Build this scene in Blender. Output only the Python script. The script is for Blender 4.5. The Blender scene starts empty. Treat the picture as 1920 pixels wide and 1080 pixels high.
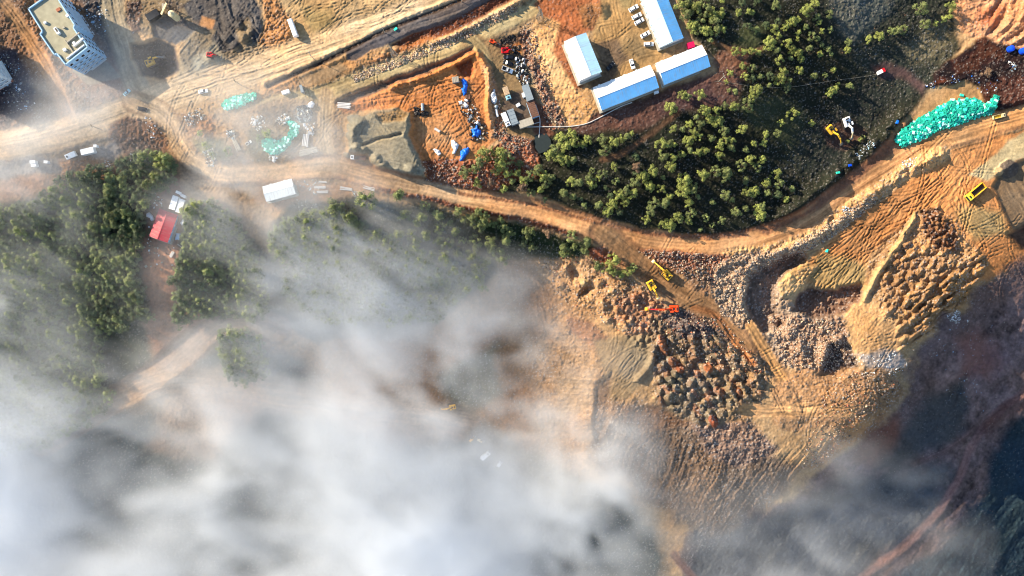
import bpy, math, random
import numpy as np
from mathutils import Matrix, Vector
R = math.radians
sc = bpy.context.scene
C = sc.collection
# ------------------------------------------------------------------ camera, sky, sun, exposure
H = 345.0                      # camera height above the yard (m)
S = 505.26/1920.0              # metres per photo pixel on the z=0 plane
cd = bpy.data.cameras.new('camera'); cam = bpy.data.objects.new('camera', cd); C.objects.link(cam)
cam.location = (0, 0, H); cam.rotation_euler = (0, 0, 0)
cd.sensor_width = 36; cd.lens = 36/(505.26/H); cd.clip_start = 1; cd.clip_end = 5000
sc.camera = cam
SUN_EL, AZ = R(25), math.atan2(-0.905, 0.425)   # sun stands up-left of the picture
w = bpy.data.worlds.new('World'); sc.world = w; w.use_nodes = True
nt = w.node_tree; nt.nodes.clear()
sky = nt.nodes.new('ShaderNodeTexSky'); sky.sky_type = 'NISHITA'; sky.sun_disc = False
sky.sun_elevation = SUN_EL; sky.sun_rotation = AZ; sky.air_density = 1.0; sky.dust_density = 0.6; sky.ozone_density = 2.0
bg = nt.nodes.new('ShaderNodeBackground'); bg.inputs['Strength'].default_value = 0.115
ow = nt.nodes.new('ShaderNodeOutputWorld')
nt.links.new(sky.outputs[0], bg.inputs[0]); nt.links.new(bg.outputs[0], ow.inputs[0])
sd = bpy.data.lights.new('sun', 'SUN'); so = bpy.data.objects.new('sun', sd); C.objects.link(so)
sd.energy = 5.0; sd.angle = R(0.5); sd.color = (1.0, 0.86, 0.66)
sdir = Vector((math.sin(AZ)*math.cos(SUN_EL), math.cos(AZ)*math.cos(SUN_EL), math.sin(SUN_EL)))
so.rotation_euler = sdir.to_track_quat('Z', 'Y').to_euler(); so.location = (-200, 100, 300)
sc.view_settings.view_transform = 'Standard'; sc.view_settings.look = 'None'
sc.view_settings.gamma = 1; sc.view_settings.exposure = 1.35
sc.cycles.pixel_filter_type = 'BLACKMAN_HARRIS'; sc.cycles.filter_width = 1.15
sc.cycles.max_bounces = 12; sc.cycles.diffuse_bounces = 2; sc.cycles.glossy_bounces = 2
sc.cycles.volume_bounces = 10; sc.cycles.transparent_max_bounces = 8
sc.cycles.volume_step_rate = 2.0; sc.cycles.volume_max_steps = 96
sc.cycles.use_denoising = True; sc.cycles.use_adaptive_sampling = True; sc.cycles.adaptive_threshold = 0.02
sc.cycles.sample_clamp_indirect = 4

# ------------------------------------------------------------------ noise and region tools (numpy)
_T = np.random.RandomState(7).rand(512, 512).astype(np.float32)
def vnoise(x, y, s=0):
    x = x + s*37.17; y = y + s*91.7
    xi = np.floor(x).astype(np.int32); yi = np.floor(y).astype(np.int32)
    fx = (x-xi).astype(np.float32); fy = (y-yi).astype(np.float32)
    fx = fx*fx*(3-2*fx); fy = fy*fy*(3-2*fy)
    a = _T[yi & 511, xi & 511]; b = _T[yi & 511, (xi+1) & 511]
    c = _T[(yi+1) & 511, xi & 511]; d = _T[(yi+1) & 511, (xi+1) & 511]
    return (a+(b-a)*fx)*(1-fy)+(c+(d-c)*fx)*fy
def fbm(x, y, wl, oct=4, s=0, g=0.5):            # about -1..1
    r = 0; a = 1; n = 0
    for k in range(oct):
        ca, sa = math.cos(k*1.1+s), math.sin(k*1.1+s)
        r = r+a*(vnoise((x*ca-y*sa)/wl*2**k, (x*sa+y*ca)/wl*2**k, s+k*3)*2-1); n += a; a *= g
    return r/n*1.4
def worley(x, y, wl, s=0):                       # distance to nearest jittered point, in cells, and the cell's own value
    x = x/wl; y = y/wl; xi = np.floor(x).astype(np.int32); yi = np.floor(y).astype(np.int32)
    best = np.full(x.shape, 9., np.float32); val = np.zeros(x.shape, np.float32)
    for dx in (-1, 0, 1):
        for dy in (-1, 0, 1):
            cx, cy = xi+dx, yi+dy
            jx = _T[(cy+s*13) & 511, (cx+s*7) & 511]; jy = _T[(cx+s*5+101) & 511, (cy+s*11+57) & 511]
            d = (cx+jx-x)**2+(cy+jy-y)**2
            m = d < best
            best = np.where(m, d, best); val = np.where(m, _T[(cx*3+cy*5) & 511, (cy*7+s) & 511], val)
    return np.sqrt(best), val
def ss(a, b, x):
    t = np.clip((x-a)/(b-a), 0, 1); return t*t*(3-2*t)
def lin(c):
    c = np.array(c, float)/255.0
    return np.where(c <= 0.04045, c/12.92, ((c+0.055)/1.055)**2.4)

# ------------------------------------------------------------------ terrain grid in photo pixels
def axis(a, b, step, lo, hi):
    c = list(np.arange(a, b+step, step)); d = step
    x = c[-1]; up = []
    while x < hi: d *= 1.12; x += d; up.append(x)
    d = step; x = c[0]; dn = []
    while x > lo: d *= 1.12; x -= d; dn.append(x)
    return np.array(dn[::-1]+c+up)
UA = axis(-24, 1944, 1.4, -9000, 11000); VA = axis(-24, 1104, 1.4, -9000, 9000)
U, V = np.meshgrid(UA, VA); NU, NV = len(UA), len(VA)
U = U.astype(np.float32); V = V.astype(np.float32)
W1 = fbm(U, V, 60, 4, 1); W2 = fbm(U, V, 60, 4, 2)
F1 = fbm(U, V, 14, 3, 3); F2 = fbm(U, V, 14, 3, 4)

def sdpoly(P, x, y):                              # signed distance, inside positive
    P = np.array(P, float); n = len(P)
    d = np.full(x.shape, 1e9, np.float32); ins = np.zeros(x.shape, bool)
    for i in range(n):
        ax, ay = P[i]; bx, by = P[(i+1) % n]
        ex, ey = bx-ax, by-ay
        t = np.clip(((x-ax)*ex+(y-ay)*ey)/(ex*ex+ey*ey+1e-9), 0, 1)
        d = np.minimum(d, (x-ax-t*ex)**2+(y-ay-t*ey)**2)
        if by != ay:
            c = ((ay > y) != (by > y)) & (x < (bx-ax)*(y-ay)/(by-ay)+ax)
            ins ^= c
    d = np.sqrt(d); return np.where(ins, d, -d)
def sdline(P, x, y):                              # (distance, signed lateral offset, length along)
    d = np.full(x.shape, 1e9, np.float32); lat = np.zeros(x.shape, np.float32); al = np.zeros(x.shape, np.float32); acc = 0
    for i in range(len(P)-1):
        ax, ay = P[i][:2]; bx, by = P[i+1][:2]
        ex, ey = bx-ax, by-ay; L = math.hypot(ex, ey)
        t = np.clip(((x-ax)*ex+(y-ay)*ey)/(L*L), 0, 1)
        q = np.hypot(x-ax-t*ex, y-ay-t*ey); m = q < d
        d = np.where(m, q, d); lat = np.where(m, ((x-ax)*-ey+(y-ay)*ex)/L, lat); al = np.where(m, acc+t*L, al); acc += L
    return d, lat, al
def smooth(P, k=3):
    P = [tuple(map(float, p)) for p in P]
    for _ in range(k):
        Q = [P[0]]
        for a, b in zip(P[:-1], P[1:]):
            Q += [tuple(.75*i+.25*j for i, j in zip(a, b)), tuple(.25*i+.75*j for i, j in zip(a, b))]
        P = Q+[P[-1]]
    return P
def box(P, pad):
    P = np.array(P)[:, :2]; a = P.min(0)-pad; b = P.max(0)+pad
    i0, i1 = np.searchsorted(UA, [a[0], b[0]]); j0, j1 = np.searchsorted(VA, [a[1], b[1]])
    return slice(max(j0-1, 0), j1+1), slice(max(i0-1, 0), i1+1)
def pm(P, soft=4, warp=5, fine=2):                # polygon mask -> (slices, mask)
    b = box(P, soft+warp+fine+4)
    d = sdpoly(P, U[b]+W1[b]*warp+F1[b]*fine, V[b]+W2[b]*warp+F2[b]*fine)
    return b, ss(-soft, soft, d)

# base heights: thin-plate surface through (u, v, z)
CP = [(-900,-800,12),(0,-800,8),(960,-800,6),(1900,-800,10),(2800,-800,20),(-900,200,10),(2800,200,20),(-900,1100,-105),(-900,1900,-112),(300,1900,-118),(1100,1900,-118),(2000,1900,-130),(2800,1100,-110),(2800,1900,-140),(1500,1400,-125),(500,1400,-116),
(0,0,3),(0,200,1),(130,100,1),(300,50,-1),(300,180,0),(200,240,0),(60,270,0),(50,340,-3),(550,60,1),(500,150,0),(750,60,1),(900,10,1),(960,-60,2),(720,130,0),(900,72,0),(1020,10,0),(450,240,-1),(330,260,-1),(400,320,-3),
(520,330,-3),(620,300,-3),(610,200,-1),(700,335,-4),(700,250,-3),(800,355,-6),(850,220,-3),(960,390,-9),(950,150,-4),(980,220,-4.5),(1020,265,-7),(940,300,-6),(1060,90,1),(1150,80,1),(1250,40,1),(1180,165,0),(1290,110,0),(1090,190,-1),
(1100,430,-12),(1250,463,-15),(1400,453,-16),(1550,388,-17),(1700,292,-17),(1780,225,-16),(1920,215,-15),
(1150,260,-3),(1100,320,-6),(1250,240,-2),(1350,190,-1),(1250,360,-8),(1350,340,-9),(1420,400,-14),(1350,60,3),(1470,60,0),(1480,180,-5),(1600,80,-8),(1600,180,-14),(1540,290,-16),(1690,130,-16),(1640,230,-17),(1450,300,-11),(1780,60,-12),(1850,10,-5),(1920,60,-3),(1850,130,-14),(1760,170,-16),
(1800,350,-18),(1880,300,-19),(1920,420,-22),(1650,430,-20),(1550,480,-21),(1730,480,-20),(1450,480,-18),(1430,560,-20),(1330,530,-18),(1230,520,-18),(1300,575,-20),(1120,500,-19),(1060,490,-24),(1140,580,-24),(1050,560,-30),(960,560,-38),(900,520,-30),(1000,700,-51),(1090,640,-36),(1110,720,-40),(1110,800,-46),(1040,800,-58),(1180,800,-46),
(1180,680,-31),(1260,640,-25),(1300,750,-33),(1400,700,-27),(1400,610,-22),(1480,650,-24),(1550,720,-25),(1560,600,-24),(1650,650,-22),(1750,550,-21),(1640,760,-27),(1500,790,-31),(1400,850,-42),(1250,860,-52),(1330,950,-66),(1480,880,-46),(1560,850,-42),
(1860,540,-27),(1780,640,-34),(1740,740,-46),(1680,820,-52),(1850,640,-46),(1920,600,-44),(1920,700,-60),(1820,760,-66),(1870,760,-70),(1780,900,-82),(1640,900,-72),(1550,950,-76),(1450,990,-84),(1250,1010,-88),(1700,1020,-96),(1920,860,-88),(1920,1080,-112),(1600,1080,-104),(1300,1090,-104),
(150,380,-9),(0,400,-10),(100,500,-24),(250,500,-18),(310,420,-11),(300,520,-18),(420,450,-13),(420,560,-24),(0,600,-40),(200,620,-42),(330,620,-34),(460,610,-30),(380,660,-40),(250,740,-58),(100,760,-68),(0,850,-84),(0,1080,-112),(560,400,-9),(600,480,-20),(560,600,-33),(700,440,-14),(850,460,-19),(750,560,-33),(650,700,-47),(850,650,-44),(850,760,-55),(500,800,-68),(700,900,-80),(920,860,-72),(1050,930,-80),(400,1000,-104),(800,1060,-112),(1100,1060,-112)]
cp = np.array(CP, float); X0 = cp[:, :2]/1000.
def tk(d2): return 0.5*d2*np.log(d2+1e-12)
n = len(cp); K = tk(((X0[:, None]-X0[None])**2).sum(-1))+np.eye(n)*2e-4
A = np.zeros((n+3, n+3)); A[:n, :n] = K; A[:n, n] = 1; A[:n, n+1:] = X0; A[n, :n] = 1; A[n+1:, :n] = X0.T
wt = np.linalg.solve(A, np.r_[cp[:, 2], 0, 0, 0])
cu = np.arange(-920, 2861, 20.); cv = np.arange(-820, 1941, 20.)
CUg, CVg = np.meshgrid(cu/1000., cv/1000.)
ZC = wt[n]+wt[n+1]*CUg+wt[n+2]*CVg
for k in range(n): ZC = ZC+wt[k]*tk((CUg-X0[k, 0])**2+(CVg-X0[k, 1])**2)
def bil(G, ga, gb, x, y):
    i = np.clip(np.searchsorted(ga, x)-1, 0, len(ga)-2); j = np.clip(np.searchsorted(gb, y)-1, 0, len(gb)-2)
    fx = (x-ga[i])/(ga[i+1]-ga[i]); fy = (y-gb[j])/(gb[j+1]-gb[j])
    return (G[j, i]*(1-fx)+G[j, i+1]*fx)*(1-fy)+(G[j+1, i]*(1-fx)+G[j+1, i+1]*fx)*fy
Z = bil(ZC, cu, cv, np.clip(U.astype(float), -900, 2840), np.clip(V.astype(float), -800, 1920)).astype(np.float32)
ZB = Z.copy()
COL = np.zeros(U.shape+(3,), np.float32); ROUGH = np.full(U.shape, 0.35, np.float32)   # ROUGH: how lumpy the ground is (m)

# ------------------------------------------------------------------ layers
KALB = 0.62                                        # sunlit picture colour -> surface albedo
def alb(c): return (lin(c)*KALB*np.array([.99, .985, 1.02])).astype(np.float32)
def paint(b, m, c, rough=None, mix=1.0):
    m = (m*mix)[..., None] if m.ndim == 2 else m
    COL[b] = COL[b]*(1-m)+alb(c)*m
    if rough is not None: ROUGH[b] = ROUGH[b]*(1-m[..., 0])+rough*m[..., 0]
def P(poly, c, rough=None, soft=4, warp=6, fine=2, dz=0, zs=None, mix=1.0):
    b, m = pm(poly, soft, warp, fine)
    paint(b, m, c, rough, mix)
    if dz:
        b2, m2 = (b, m) if zs is None else pm(poly, zs, warp, fine)
        Z[b2] += dz*m2
def stripes(poly, ang, wl, amp, soft=12, seed=0, bend=0, centre=None, cc=0.10):
    """tyre and grader tracks: thin warped ridges running along ang (degrees, picture)"""
    k_ = .58 if wl < 8 else .68; wl *= k_; amp *= k_
    b, m = pm(poly, soft, 8, 0)
    u, v = U[b], V[b]
    if centre: s = np.hypot(u-centre[0], v-centre[1]); t = np.arctan2(v-centre[1], u-centre[0])*120
    else:
        a = R(ang); s = -u*math.sin(a)+v*math.cos(a); t = u*math.cos(a)+v*math.sin(a)
    s = s+W1[b]*bend+fbm(t, s, 70, 2, seed+5)*wl*1.6
    q = vnoise(s/wl, t/90, seed)+0.6*vnoise(s/wl*2.1, t/50, seed+1)-0.8
    q = q*m
    Z[b] += q*amp
    COL[b] *= (1+q*cc*2)[..., None]
def road(line, width, c, rough=0.05, soft=3, rut=0.12, flat=True, edge=None, berm=0, mix=1.0, warp=3, zoff=0, tone=0.12):
    L = smooth(line); b = box(L, width*2.2+14)
    u = U[b]+W1[b]*warp+F1[b]*1.0; v = V[b]+W2[b]*warp+F2[b]*1.0
    d, lat, al = sdline(L, u, v)
    hw = width/2
    m = 1-ss(hw-soft, hw+soft, d)
    if flat:                                       # level across: take the height of the centre line
        cumL = np.r_[0, np.cumsum([math.hypot(L[i+1][0]-L[i][0], L[i+1][1]-L[i][1]) for i in range(len(L)-1)])]
        zl = bil(ZC, cu, cv, np.array([p[0] for p in L]), np.array([p[1] for p in L]))
        zc = np.interp(al, cumL, zl)
        m2 = 1-ss(hw, hw*1.35+7, d)
        Z[b] = Z[b]*(1-m2)+(zc+zoff)*m2
    r = (vnoise(lat/3.1, al/160, int(line[0][0]) % 50)+0.5*vnoise(lat/1.6, al/80, 9)-0.75)*m
    Z[b] += r*rut*1.5
    if berm: Z[b] += berm*np.exp(-((d-hw-4)/3.0)**2)*(0.6+0.5*F1[b])
    if edge is not None:
        me = ss(hw-6, hw, d)*(1-ss(hw+4, hw+10, d)); paint(b, me, edge, None, 0.7)
    paint(b, m, c, rough, mix)
    wet = 1-.22*ss(.1, .5, fbm(al/60, lat/9, 1.0, 3, 17))*m
    COL[b] *= ((1+r*tone*3.4)*wet)[..., None]
def lumps(poly, wl, amp, seed=0, soft=8, asp=1.0, ang=0, cols=None, cmix=0.6, sharp=1.0, jitter=1.0):
    """separate dumped heaps: rounded cones on a jittered layout"""
    b, m = pm(poly, soft, 5, 2)
    a = R(ang); u = U[b]+F1[b]*1.6*jitter; v = V[b]+F2[b]*1.6*jitter
    x = (u*math.cos(a)+v*math.sin(a))/asp; y = -u*math.sin(a)+v*math.cos(a)
    d, val = worley(x, y, wl, seed)
    h = np.clip(1-d*sharp/0.62, 0, 1)
    h = h**0.8*(0.45+0.8*val)
    Z[b] += h*amp*m
    if cols is not None:
        for k, c in enumerate(cols):
            mk = ((val*7.3) % 1.0 > k/len(cols)) & ((val*7.3) % 1.0 <= (k+1)/len(cols))
            paint(b, m*mk, c, None, cmix)
def rough_up(poly, r):
    b, m = pm(poly, 8, 6, 2); ROUGH[b] = ROUGH[b]*(1-m)+r*m
def heap(u0, v0, r, h, c=None, asp=1.0, ang=0, p=1.3, rough=None):
    """one heap: a cone with a rounded top"""
    Rr = r*max(asp, 1)+3; b = box([(u0-Rr, v0-Rr), (u0+Rr, v0+Rr)], 4)
    a = R(ang); du = U[b]-u0; dv = V[b]-v0
    x = (du*math.cos(a)+dv*math.sin(a))/asp; y = -du*math.sin(a)+dv*math.cos(a)
    d = np.hypot(x, y)/r*(1+0.16*F1[b]+0.12*W2[b])
    q = np.clip(1-d, 0, 1); q = 1-(1-q)**p
    Z[b] += h*q
    if c is not None: paint(b, ss(0.0, 0.25, q), c, rough)
# ---- ground cover, broad to fine
COL[:] = alb((196,158,112))
ROUGH[:] = 0.25
P([(-900,-800),(2800,-800),(2800,-20),(-900,-20)], (190,155,112), 0.4, 60, 30)
# forest floor right
P([(1262,-30),(1290,70),(1340,110),(1350,130),(1240,170),(1135,212),(1050,235),(1000,262),(880,292),(855,330),(900,352),(1010,372),(1110,408),(1200,432),(1330,446),(1430,438),(1510,405),(1600,330),(1680,245),(1740,170),(1790,90),(1790,-30)], (40,43,31), 0.3, 6, 8)
P([(1530,-30),(1700,-30),(1790,-30),(1780,80),(1730,170),(1640,250),(1560,320),(1480,330),(1500,250),(1620,150),(1560,60)], (52,56,46), 0.35, 25, 20)
P([(1560,-20),(1680,-20),(1640,60),(1590,70)], (100,104,94), 0.5, 15, 15, mix=.6)
P([(1700,90),(1760,20),(1790,60),(1760,110),(1720,120)], (130,120,90), 0.5, 15, 12, mix=.6)
P([(1120,212),(1240,172),(1340,128),(1362,100),(1400,130),(1380,200),(1290,200),(1200,240),(1100,250),(1050,240)], (104,74,62), 0.3, 8, 8)
P([(1225,190),(1330,150),(1350,190),(1290,205),(1240,215)], (88,66,64), 0.3, 10, 8)
P([(1330,118),(1400,130),(1410,100),(1370,85),(1345,95)], (120,84,64), 0.3, 8, 6)
road([(1270,215),(1210,255),(1165,290),(1130,300)], 10, (118,86,62), .1, 4, flat=False, mix=.8)
P([(1400,40),(1440,50),(1420,90),(1380,80)], (84,86,52), .2, 10, 10, mix=.8)
P([(1370,200),(1450,180),(1520,220),(1480,280),(1420,250)], (70,74,50), .2, 16, 16, mix=.8)
road([(1335,75),(1370,95),(1400,100),(1430,90)], 8, (150,110,75), .3, 4, flat=False, mix=.6)
P([(1635,125),(1660,118),(1700,135),(1735,160),(1728,180),(1690,150),(1650,150)], (98,74,66), .15, 8, 8)
P([(1545,235),(1600,225),(1625,250),(1590,280),(1550,270)], (110,78,64), .3, 6, 6, mix=.7)
# forest floor left
P([(-900,385),(0,385),(60,370),(95,335),(150,318),(215,300),(250,280),(320,285),(325,340),(350,368),(425,390),(500,470),(560,500),(640,560),(600,640),(500,600),(440,590),(330,610),(290,650),(250,730),(170,790),(100,840),(-900,880)], (50,60,42), .35, 8, 8)
P([(-900,800),(100,820),(250,740),(430,640),(600,680),(900,760),(1050,880),(1180,920),(1250,1030),(1260,1400),(1260,1900),(-900,1900)], (50,66,62), .4, 20, 15)
P([(480,440),(560,375),(700,372),(800,388),(960,418),(1100,450),(1130,480),(1060,496),(960,492),(900,540),(780,640),(600,640),(520,560)], (46,56,34), .35, 8, 8)
P([(560,650),(760,620),(900,600),(960,560),(1060,800),(1000,860),(900,800),(820,830),(650,800)], (168,120,72), .4, 25, 15)
P([(880,800),(960,820),(1080,880),(1150,960),(1040,960),(930,880)], (110,96,60), .4, 20, 12)
P([(820,700),(930,640),(940,740),(880,770),(840,770)], (100,96,62), .5, 15, 10)
# house clearing
P([(270,330),(325,300),(350,360),(335,470),(325,520),(335,600),(310,640),(290,600),(262,500),(262,460),(285,380)], (150,106,80), .15, 6, 5)
P([(264,470),(330,465),(325,520),(285,530)], (196,140,104), .15, 6, 5)
P([(270,600),(340,570),(420,590),(400,640),(320,690),(290,680)], (150,110,84), .25, 10, 8)
P([(330,290),(430,330),(470,380),(520,440),(600,520),(620,560),(560,540),(500,470),(430,400),(350,370)], (190,156,118), .15, 10, 8)
# top left town edge
P([(-900,-800),(200,-800),(215,60),(255,180),(200,200),(120,215),(60,245),(-900,300)], (140,104,76), .5, 8, 10)
P([(30,-20),(75,-20),(95,10),(60,30),(75,70),(60,70)], (176,124,84), .8, 6, 6)
P([(-20,100),(30,100),(70,150),(60,210),(-20,240)], (92,82,84), .6, 8, 8)
P([(120,-20),(210,-20),(215,60),(210,110),(190,70),(150,10)], (92,84,78), .6, 8, 8)
P([(60,150),(130,150),(160,190),(200,190),(220,205),(120,235),(70,220)], (150,122,92), .5, 12, 10)
P([(135,133),(163,160),(232,145),(205,120),(190,110)], (150,142,124), .05, 3, 2)
road([(-60,-70),(20,20),(60,80),(90,130),(110,180),(140,240)], 26, (190,142,96), .12, 5, rut=.2, flat=False)
road([(200,-60),(212,20),(232,80),(245,130),(262,175),(290,205)], 44, (182,164,132), .1, 6, rut=.2, flat=False)
# excavation at the top, its long shadows painted dark grey
P([(250,-20),(345,-20),(480,-20),(500,50),(488,90),(460,120),(420,130),(375,150),(340,160),(330,120),(350,80),(290,70),(262,60),(240,20)], (150,130,100), .3, 6, 6)
P([(285,40),(315,30),(345,35),(365,60),(345,78),(330,85),(290,68)], (96,94,92), .1, 3, 4, dz=-1.0)
P([(340,10),(375,-20),(470,-20),(490,20),(492,80),(478,85),(465,30),(440,60),(455,90),(420,100),(395,90),(400,60),(370,50)], (98,94,90), .3, 4, 5)  # band of cast shadow from beyond the top edge, put into the ground colour
P([(250,85),(300,75),(330,90),(338,130),(310,150),(270,140),(255,110)], (66,58,56), .35, 4, 6, dz=-6, zs=8)  # the pit's shadow painted dark, on top of its real depth
P([(360,110),(400,80),(420,110),(440,125),(380,145),(360,135)], (172,160,132), .15, 6, 5)
P([(360,150),(420,140),(480,115),(490,128),(420,160),(370,160)], (138,124,104), .15, 5, 4)
P([(485,-20),(505,-20),(545,40),(540,80),(505,98),(490,85),(500,40)], (186,134,86), .7, 5, 5)
P([(300,-10),(345,10),(330,40),(360,45),(400,30),(390,60),(330,50),(310,20)], (112,96,82), .5, 5, 5, mix=.7)
P([(380,30),(402,38),(396,55),(372,52)], (196,144,96), .1, 3, 3)
P([(235,5),(262,0),(268,40),(265,60),(250,62),(238,40)], (104,84,72), .6, 4, 4)
stripes([(280,40),(345,35),(365,60),(345,85),(290,68)], 35, 5, .5, 4, 3)
stripes([(405,-20),(490,-20),(490,85),(405,100)], 70, 14, 2.6, 8, 5, bend=12)
stripes([(310,60),(400,80),(330,165),(280,190)], -50, 5, .7, 10, 6)
for (a, b_, r_, h_) in ((322,150,9,1),(395,112,16,2.5),(380,128,12,2),(455,70,14,2.5),(440,85,12,2.5),(425,70,12,2.2),(448,48,10,2),(470,60,9,2)): heap(a, b_, r_, h_)
# top tan plateau
P([(505,-20),(860,-20),(700,55),(520,140),(330,190),(380,160),(480,120),(550,85),(545,30)], (204,168,118), .12, 8, 8)
P([(560,10),(620,20),(630,60),(590,70),(570,40)], (176,152,104), .12, 12, 10)
P([(660,30),(760,0),(830,-20),(860,-20),(790,15),(700,50)], (168,140,96), .25, 8, 8)
stripes([(520,80),(900,-40),(860,-60),(520,0)], -22, 9, .5, 14, 1, bend=8)
road([(-80,285),(60,265),(150,240),(260,200),(340,170),(450,138),(560,100),(700,52),(860,-2),(1000,-60)], 56, (226,192,146), .05, 9, rut=.22)
stripes([(340,190),(340,150),(700,30),(860,-20),(700,75),(520,150)], -20, 4, .35, 8, 2)
road([(-80,300),(40,300),(160,272),(220,255)], 10, (150,136,116), .35, 4, flat=False, mix=.7)
P([(-60,300),(120,295),(220,262),(245,270),(215,300),(120,325),(-60,345)], (168,156,142), .25, 6, 6)
P([(-60,345),(60,330),(130,330),(120,360),(60,370),(-60,385)], (206,156,118), .15, 8, 6)
P([(110,300),(165,295),(200,300),(225,320),(200,345),(160,330),(120,330)], (192,142,98), .5, 6, 6)
P([(205,235),(240,215),(290,225),(315,260),(320,290),(270,285),(225,270),(200,262)], (150,110,80), .5, 6, 6)
stripes([(215,232),(255,212),(290,222),(300,250),(240,250)], 80, 6, .9, 6, 11)
P([(215,262),(270,250),(300,270),(290,300),(230,290)], (120,96,80), .7, 6, 6)
# strip south of the main road
P([(505,160),(600,120),(700,90),(760,90),(900,30),(960,0),(1000,0),(880,72),(720,128),(600,165),(540,190),(480,190)], (200,150,98), .35, 4, 5)
P([(560,140),(640,115),(655,130),(600,155),(560,165)], (180,150,112), .08, 5, 4)
P([(735,84),(800,55),(870,22),(930,-10),(975,-10),(915,28),(830,66),(760,92)], (124,74,50), .4, 3, 4, dz=-1.8, zs=6)
P([(745,92),(800,72),(820,72),(770,105),(700,128),(690,118)], (170,110,66), .6, 5, 5)
P([(650,96),(722,57),(850,6),(905,-20),(960,-20),(842,40),(735,80),(700,92),(668,113),(652,112)], (110,100,94), .03, 2, 2)
P([(730,66),(900,2),(915,4),(745,72)], (140,128,112), .1, 5, 8, mix=.35)
road([(502,162),(600,119),(662,88),(720,58),(800,27),(880,-6)], 8, (84,68,56), .3, 2, flat=False, warp=1, rut=0, berm=0.6)
b_ = box([(502,162),(880,-6)], 14); d_, l_, a_ = sdline([(502,162),(600,119),(662,88),(720,58),(800,27),(880,-6)], U[b_], V[b_]); Z[b_] -= .9*(1-ss(1, 5, d_))
road([(502,158),(600,113),(662,82),(720,53),(800,22),(880,-12)], 3, (176,150,120), .2, 1.5, flat=False, warp=1, rut=0, berm=.7)
road([(560,183),(650,152),(740,117),(800,92),(860,66),(920,36),(990,-4)], 17, (222,184,132), 1.0, 5, flat=False, rut=0)
b_ = box([(560,183),(990,-4)], 25); d_, l_, a_ = sdline([(560,183),(650,152),(740,117),(800,92),(860,66),(920,36),(990,-4)], U[b_], V[b_])
Z[b_] += 2.2*(1-ss(2, 13, d_))*ss(0, 120, a_)
road([(480,205),(540,190),(610,172),(680,146),(760,116),(860,84),(930,50),(1003,12),(1060,-20)], 27, (206,180,128), .05, 4, rut=.15, edge=(150,126,92))
road([(885,74),(908,98),(928,130),(940,165)], 24, (196,170,120), .05, 5, rut=.1, edge=(140,110,78))
# middle debris yard
P([(350,215),(470,195),(585,185),(592,290),(560,300),(400,310),(355,280)], (172,142,106), .3, 8, 6)
P([(480,210),(545,200),(560,225),(520,240),(490,230)], (130,106,78), .4, 6, 6)
P([(470,240),(500,245),(510,290),(540,300),(480,310),(455,280)], (120,104,70), .3, 8, 6)
P([(360,255),(420,260),(430,300),(380,300)], (128,120,78), .3, 8, 6)
P([(340,210),(400,215),(400,250),(350,250)], (176,128,86), .5, 8, 6)
# orange yard and its slopes
P([(628,190),(690,160),(790,130),(880,90),(905,96),(922,125),(935,160),(935,210),(930,262),(890,300),(850,320),(800,335),(775,300),(765,230),(700,205),(640,212)], (208,138,82), .25, 3, 4)
P([(628,190),(700,158),(800,125),(885,88),(890,98),(840,122),(760,152),(690,178),(650,196)], (120,98,80), .2, 3, 4, dz=-1.5, zs=6)  # shade of the slope below the road painted as a dark strip
road([(735,163),(800,143),(850,120),(884,101)], 13, (214,136,76), .35, 4, flat=False, rut=0)
b_ = box([(735,163),(890,95),(930,262)], 25); d_, l_, a_ = sdline([(735,163),(800,143),(850,120),(893,97),(914,125),(918,160),(916,200),(922,250)], U[b_]+F1[b_]*2, V[b_]+F2[b_]*2)
Z[b_] += 2.8*(1-ss(0, 9, d_))*(.8+.5*F1[b_])
P([(855,120),(884,108),(890,130),(880,145),(860,138)], (150,78,46), .3, 4, 4, dz=-1.5, zs=5)
P([(900,110),(932,130),(945,200),(935,262),(918,262),(915,190)], (214,156,106), .7, 4, 5)
stripes([(640,200),(740,165),(860,135),(880,160),(800,180),(700,205),(640,215)], -14, 5, .9, 6, 21)
stripes([(810,150),(880,150),(880,270),(800,265)], 0, 4.5, .6, 8, 22, centre=(838,205))
P([(780,215),(830,200),(850,270),(800,280)], (214,160,108), .2, 10, 8, mix=.7)
P([(790,300),(850,300),(890,298),(945,268),(1000,285),(1012,330),(940,352),(870,352),(800,345)], (152,92,62), .8, 5, 6)
P([(930,255),(995,262),(1010,300),(1000,330),(960,300)], (178,110,76), .8, 5, 6)
# sand stockpile
P([(652,232),(690,212),(735,204),(768,212),(772,235),(766,255),(782,285),(797,318),(785,340),(745,332),(708,312),(690,290),(652,282)], (160,148,120), .10, 3, 4, dz=4.6, zs=10)
stripes([(690,212),(768,212),(797,318),(745,332),(652,282)], 10, 6, .45, 8, 91, bend=8)
P([(700,214),(745,206),(764,214),(758,228),(715,232)], (166,134,90), .4, 4, 4, dz=-1.6)
for (a, b2, r_, h_, sp) in ((668,226,12,2.5,1.6),(664,240,11,2.5,1.4),(660,256,10,2.2,1.2),(668,276,10,2.4,1),(682,280,9,2.2,1),(704,298,11,2.6,1),(716,312,13,2.8,1),(740,328,13,2.8,1.2),(770,318,12,3,1.2),(782,336,14,3.6,1.1),(768,345,9,2.5,1),(650,292,6,1,1.3)): heap(a, b2, r_, h_, (150,140,116), sp, 20, 1.5, .05)
b_ = box([(680,275),(745,240)], 12); d_, l_, a_ = sdline([(682,272),(705,262),(725,258),(752,250)], U[b_]+F1[b_]*2, V[b_]+F2[b_]*2); Z[b_] -= 1.8*(1-ss(0, 5, d_))
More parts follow.
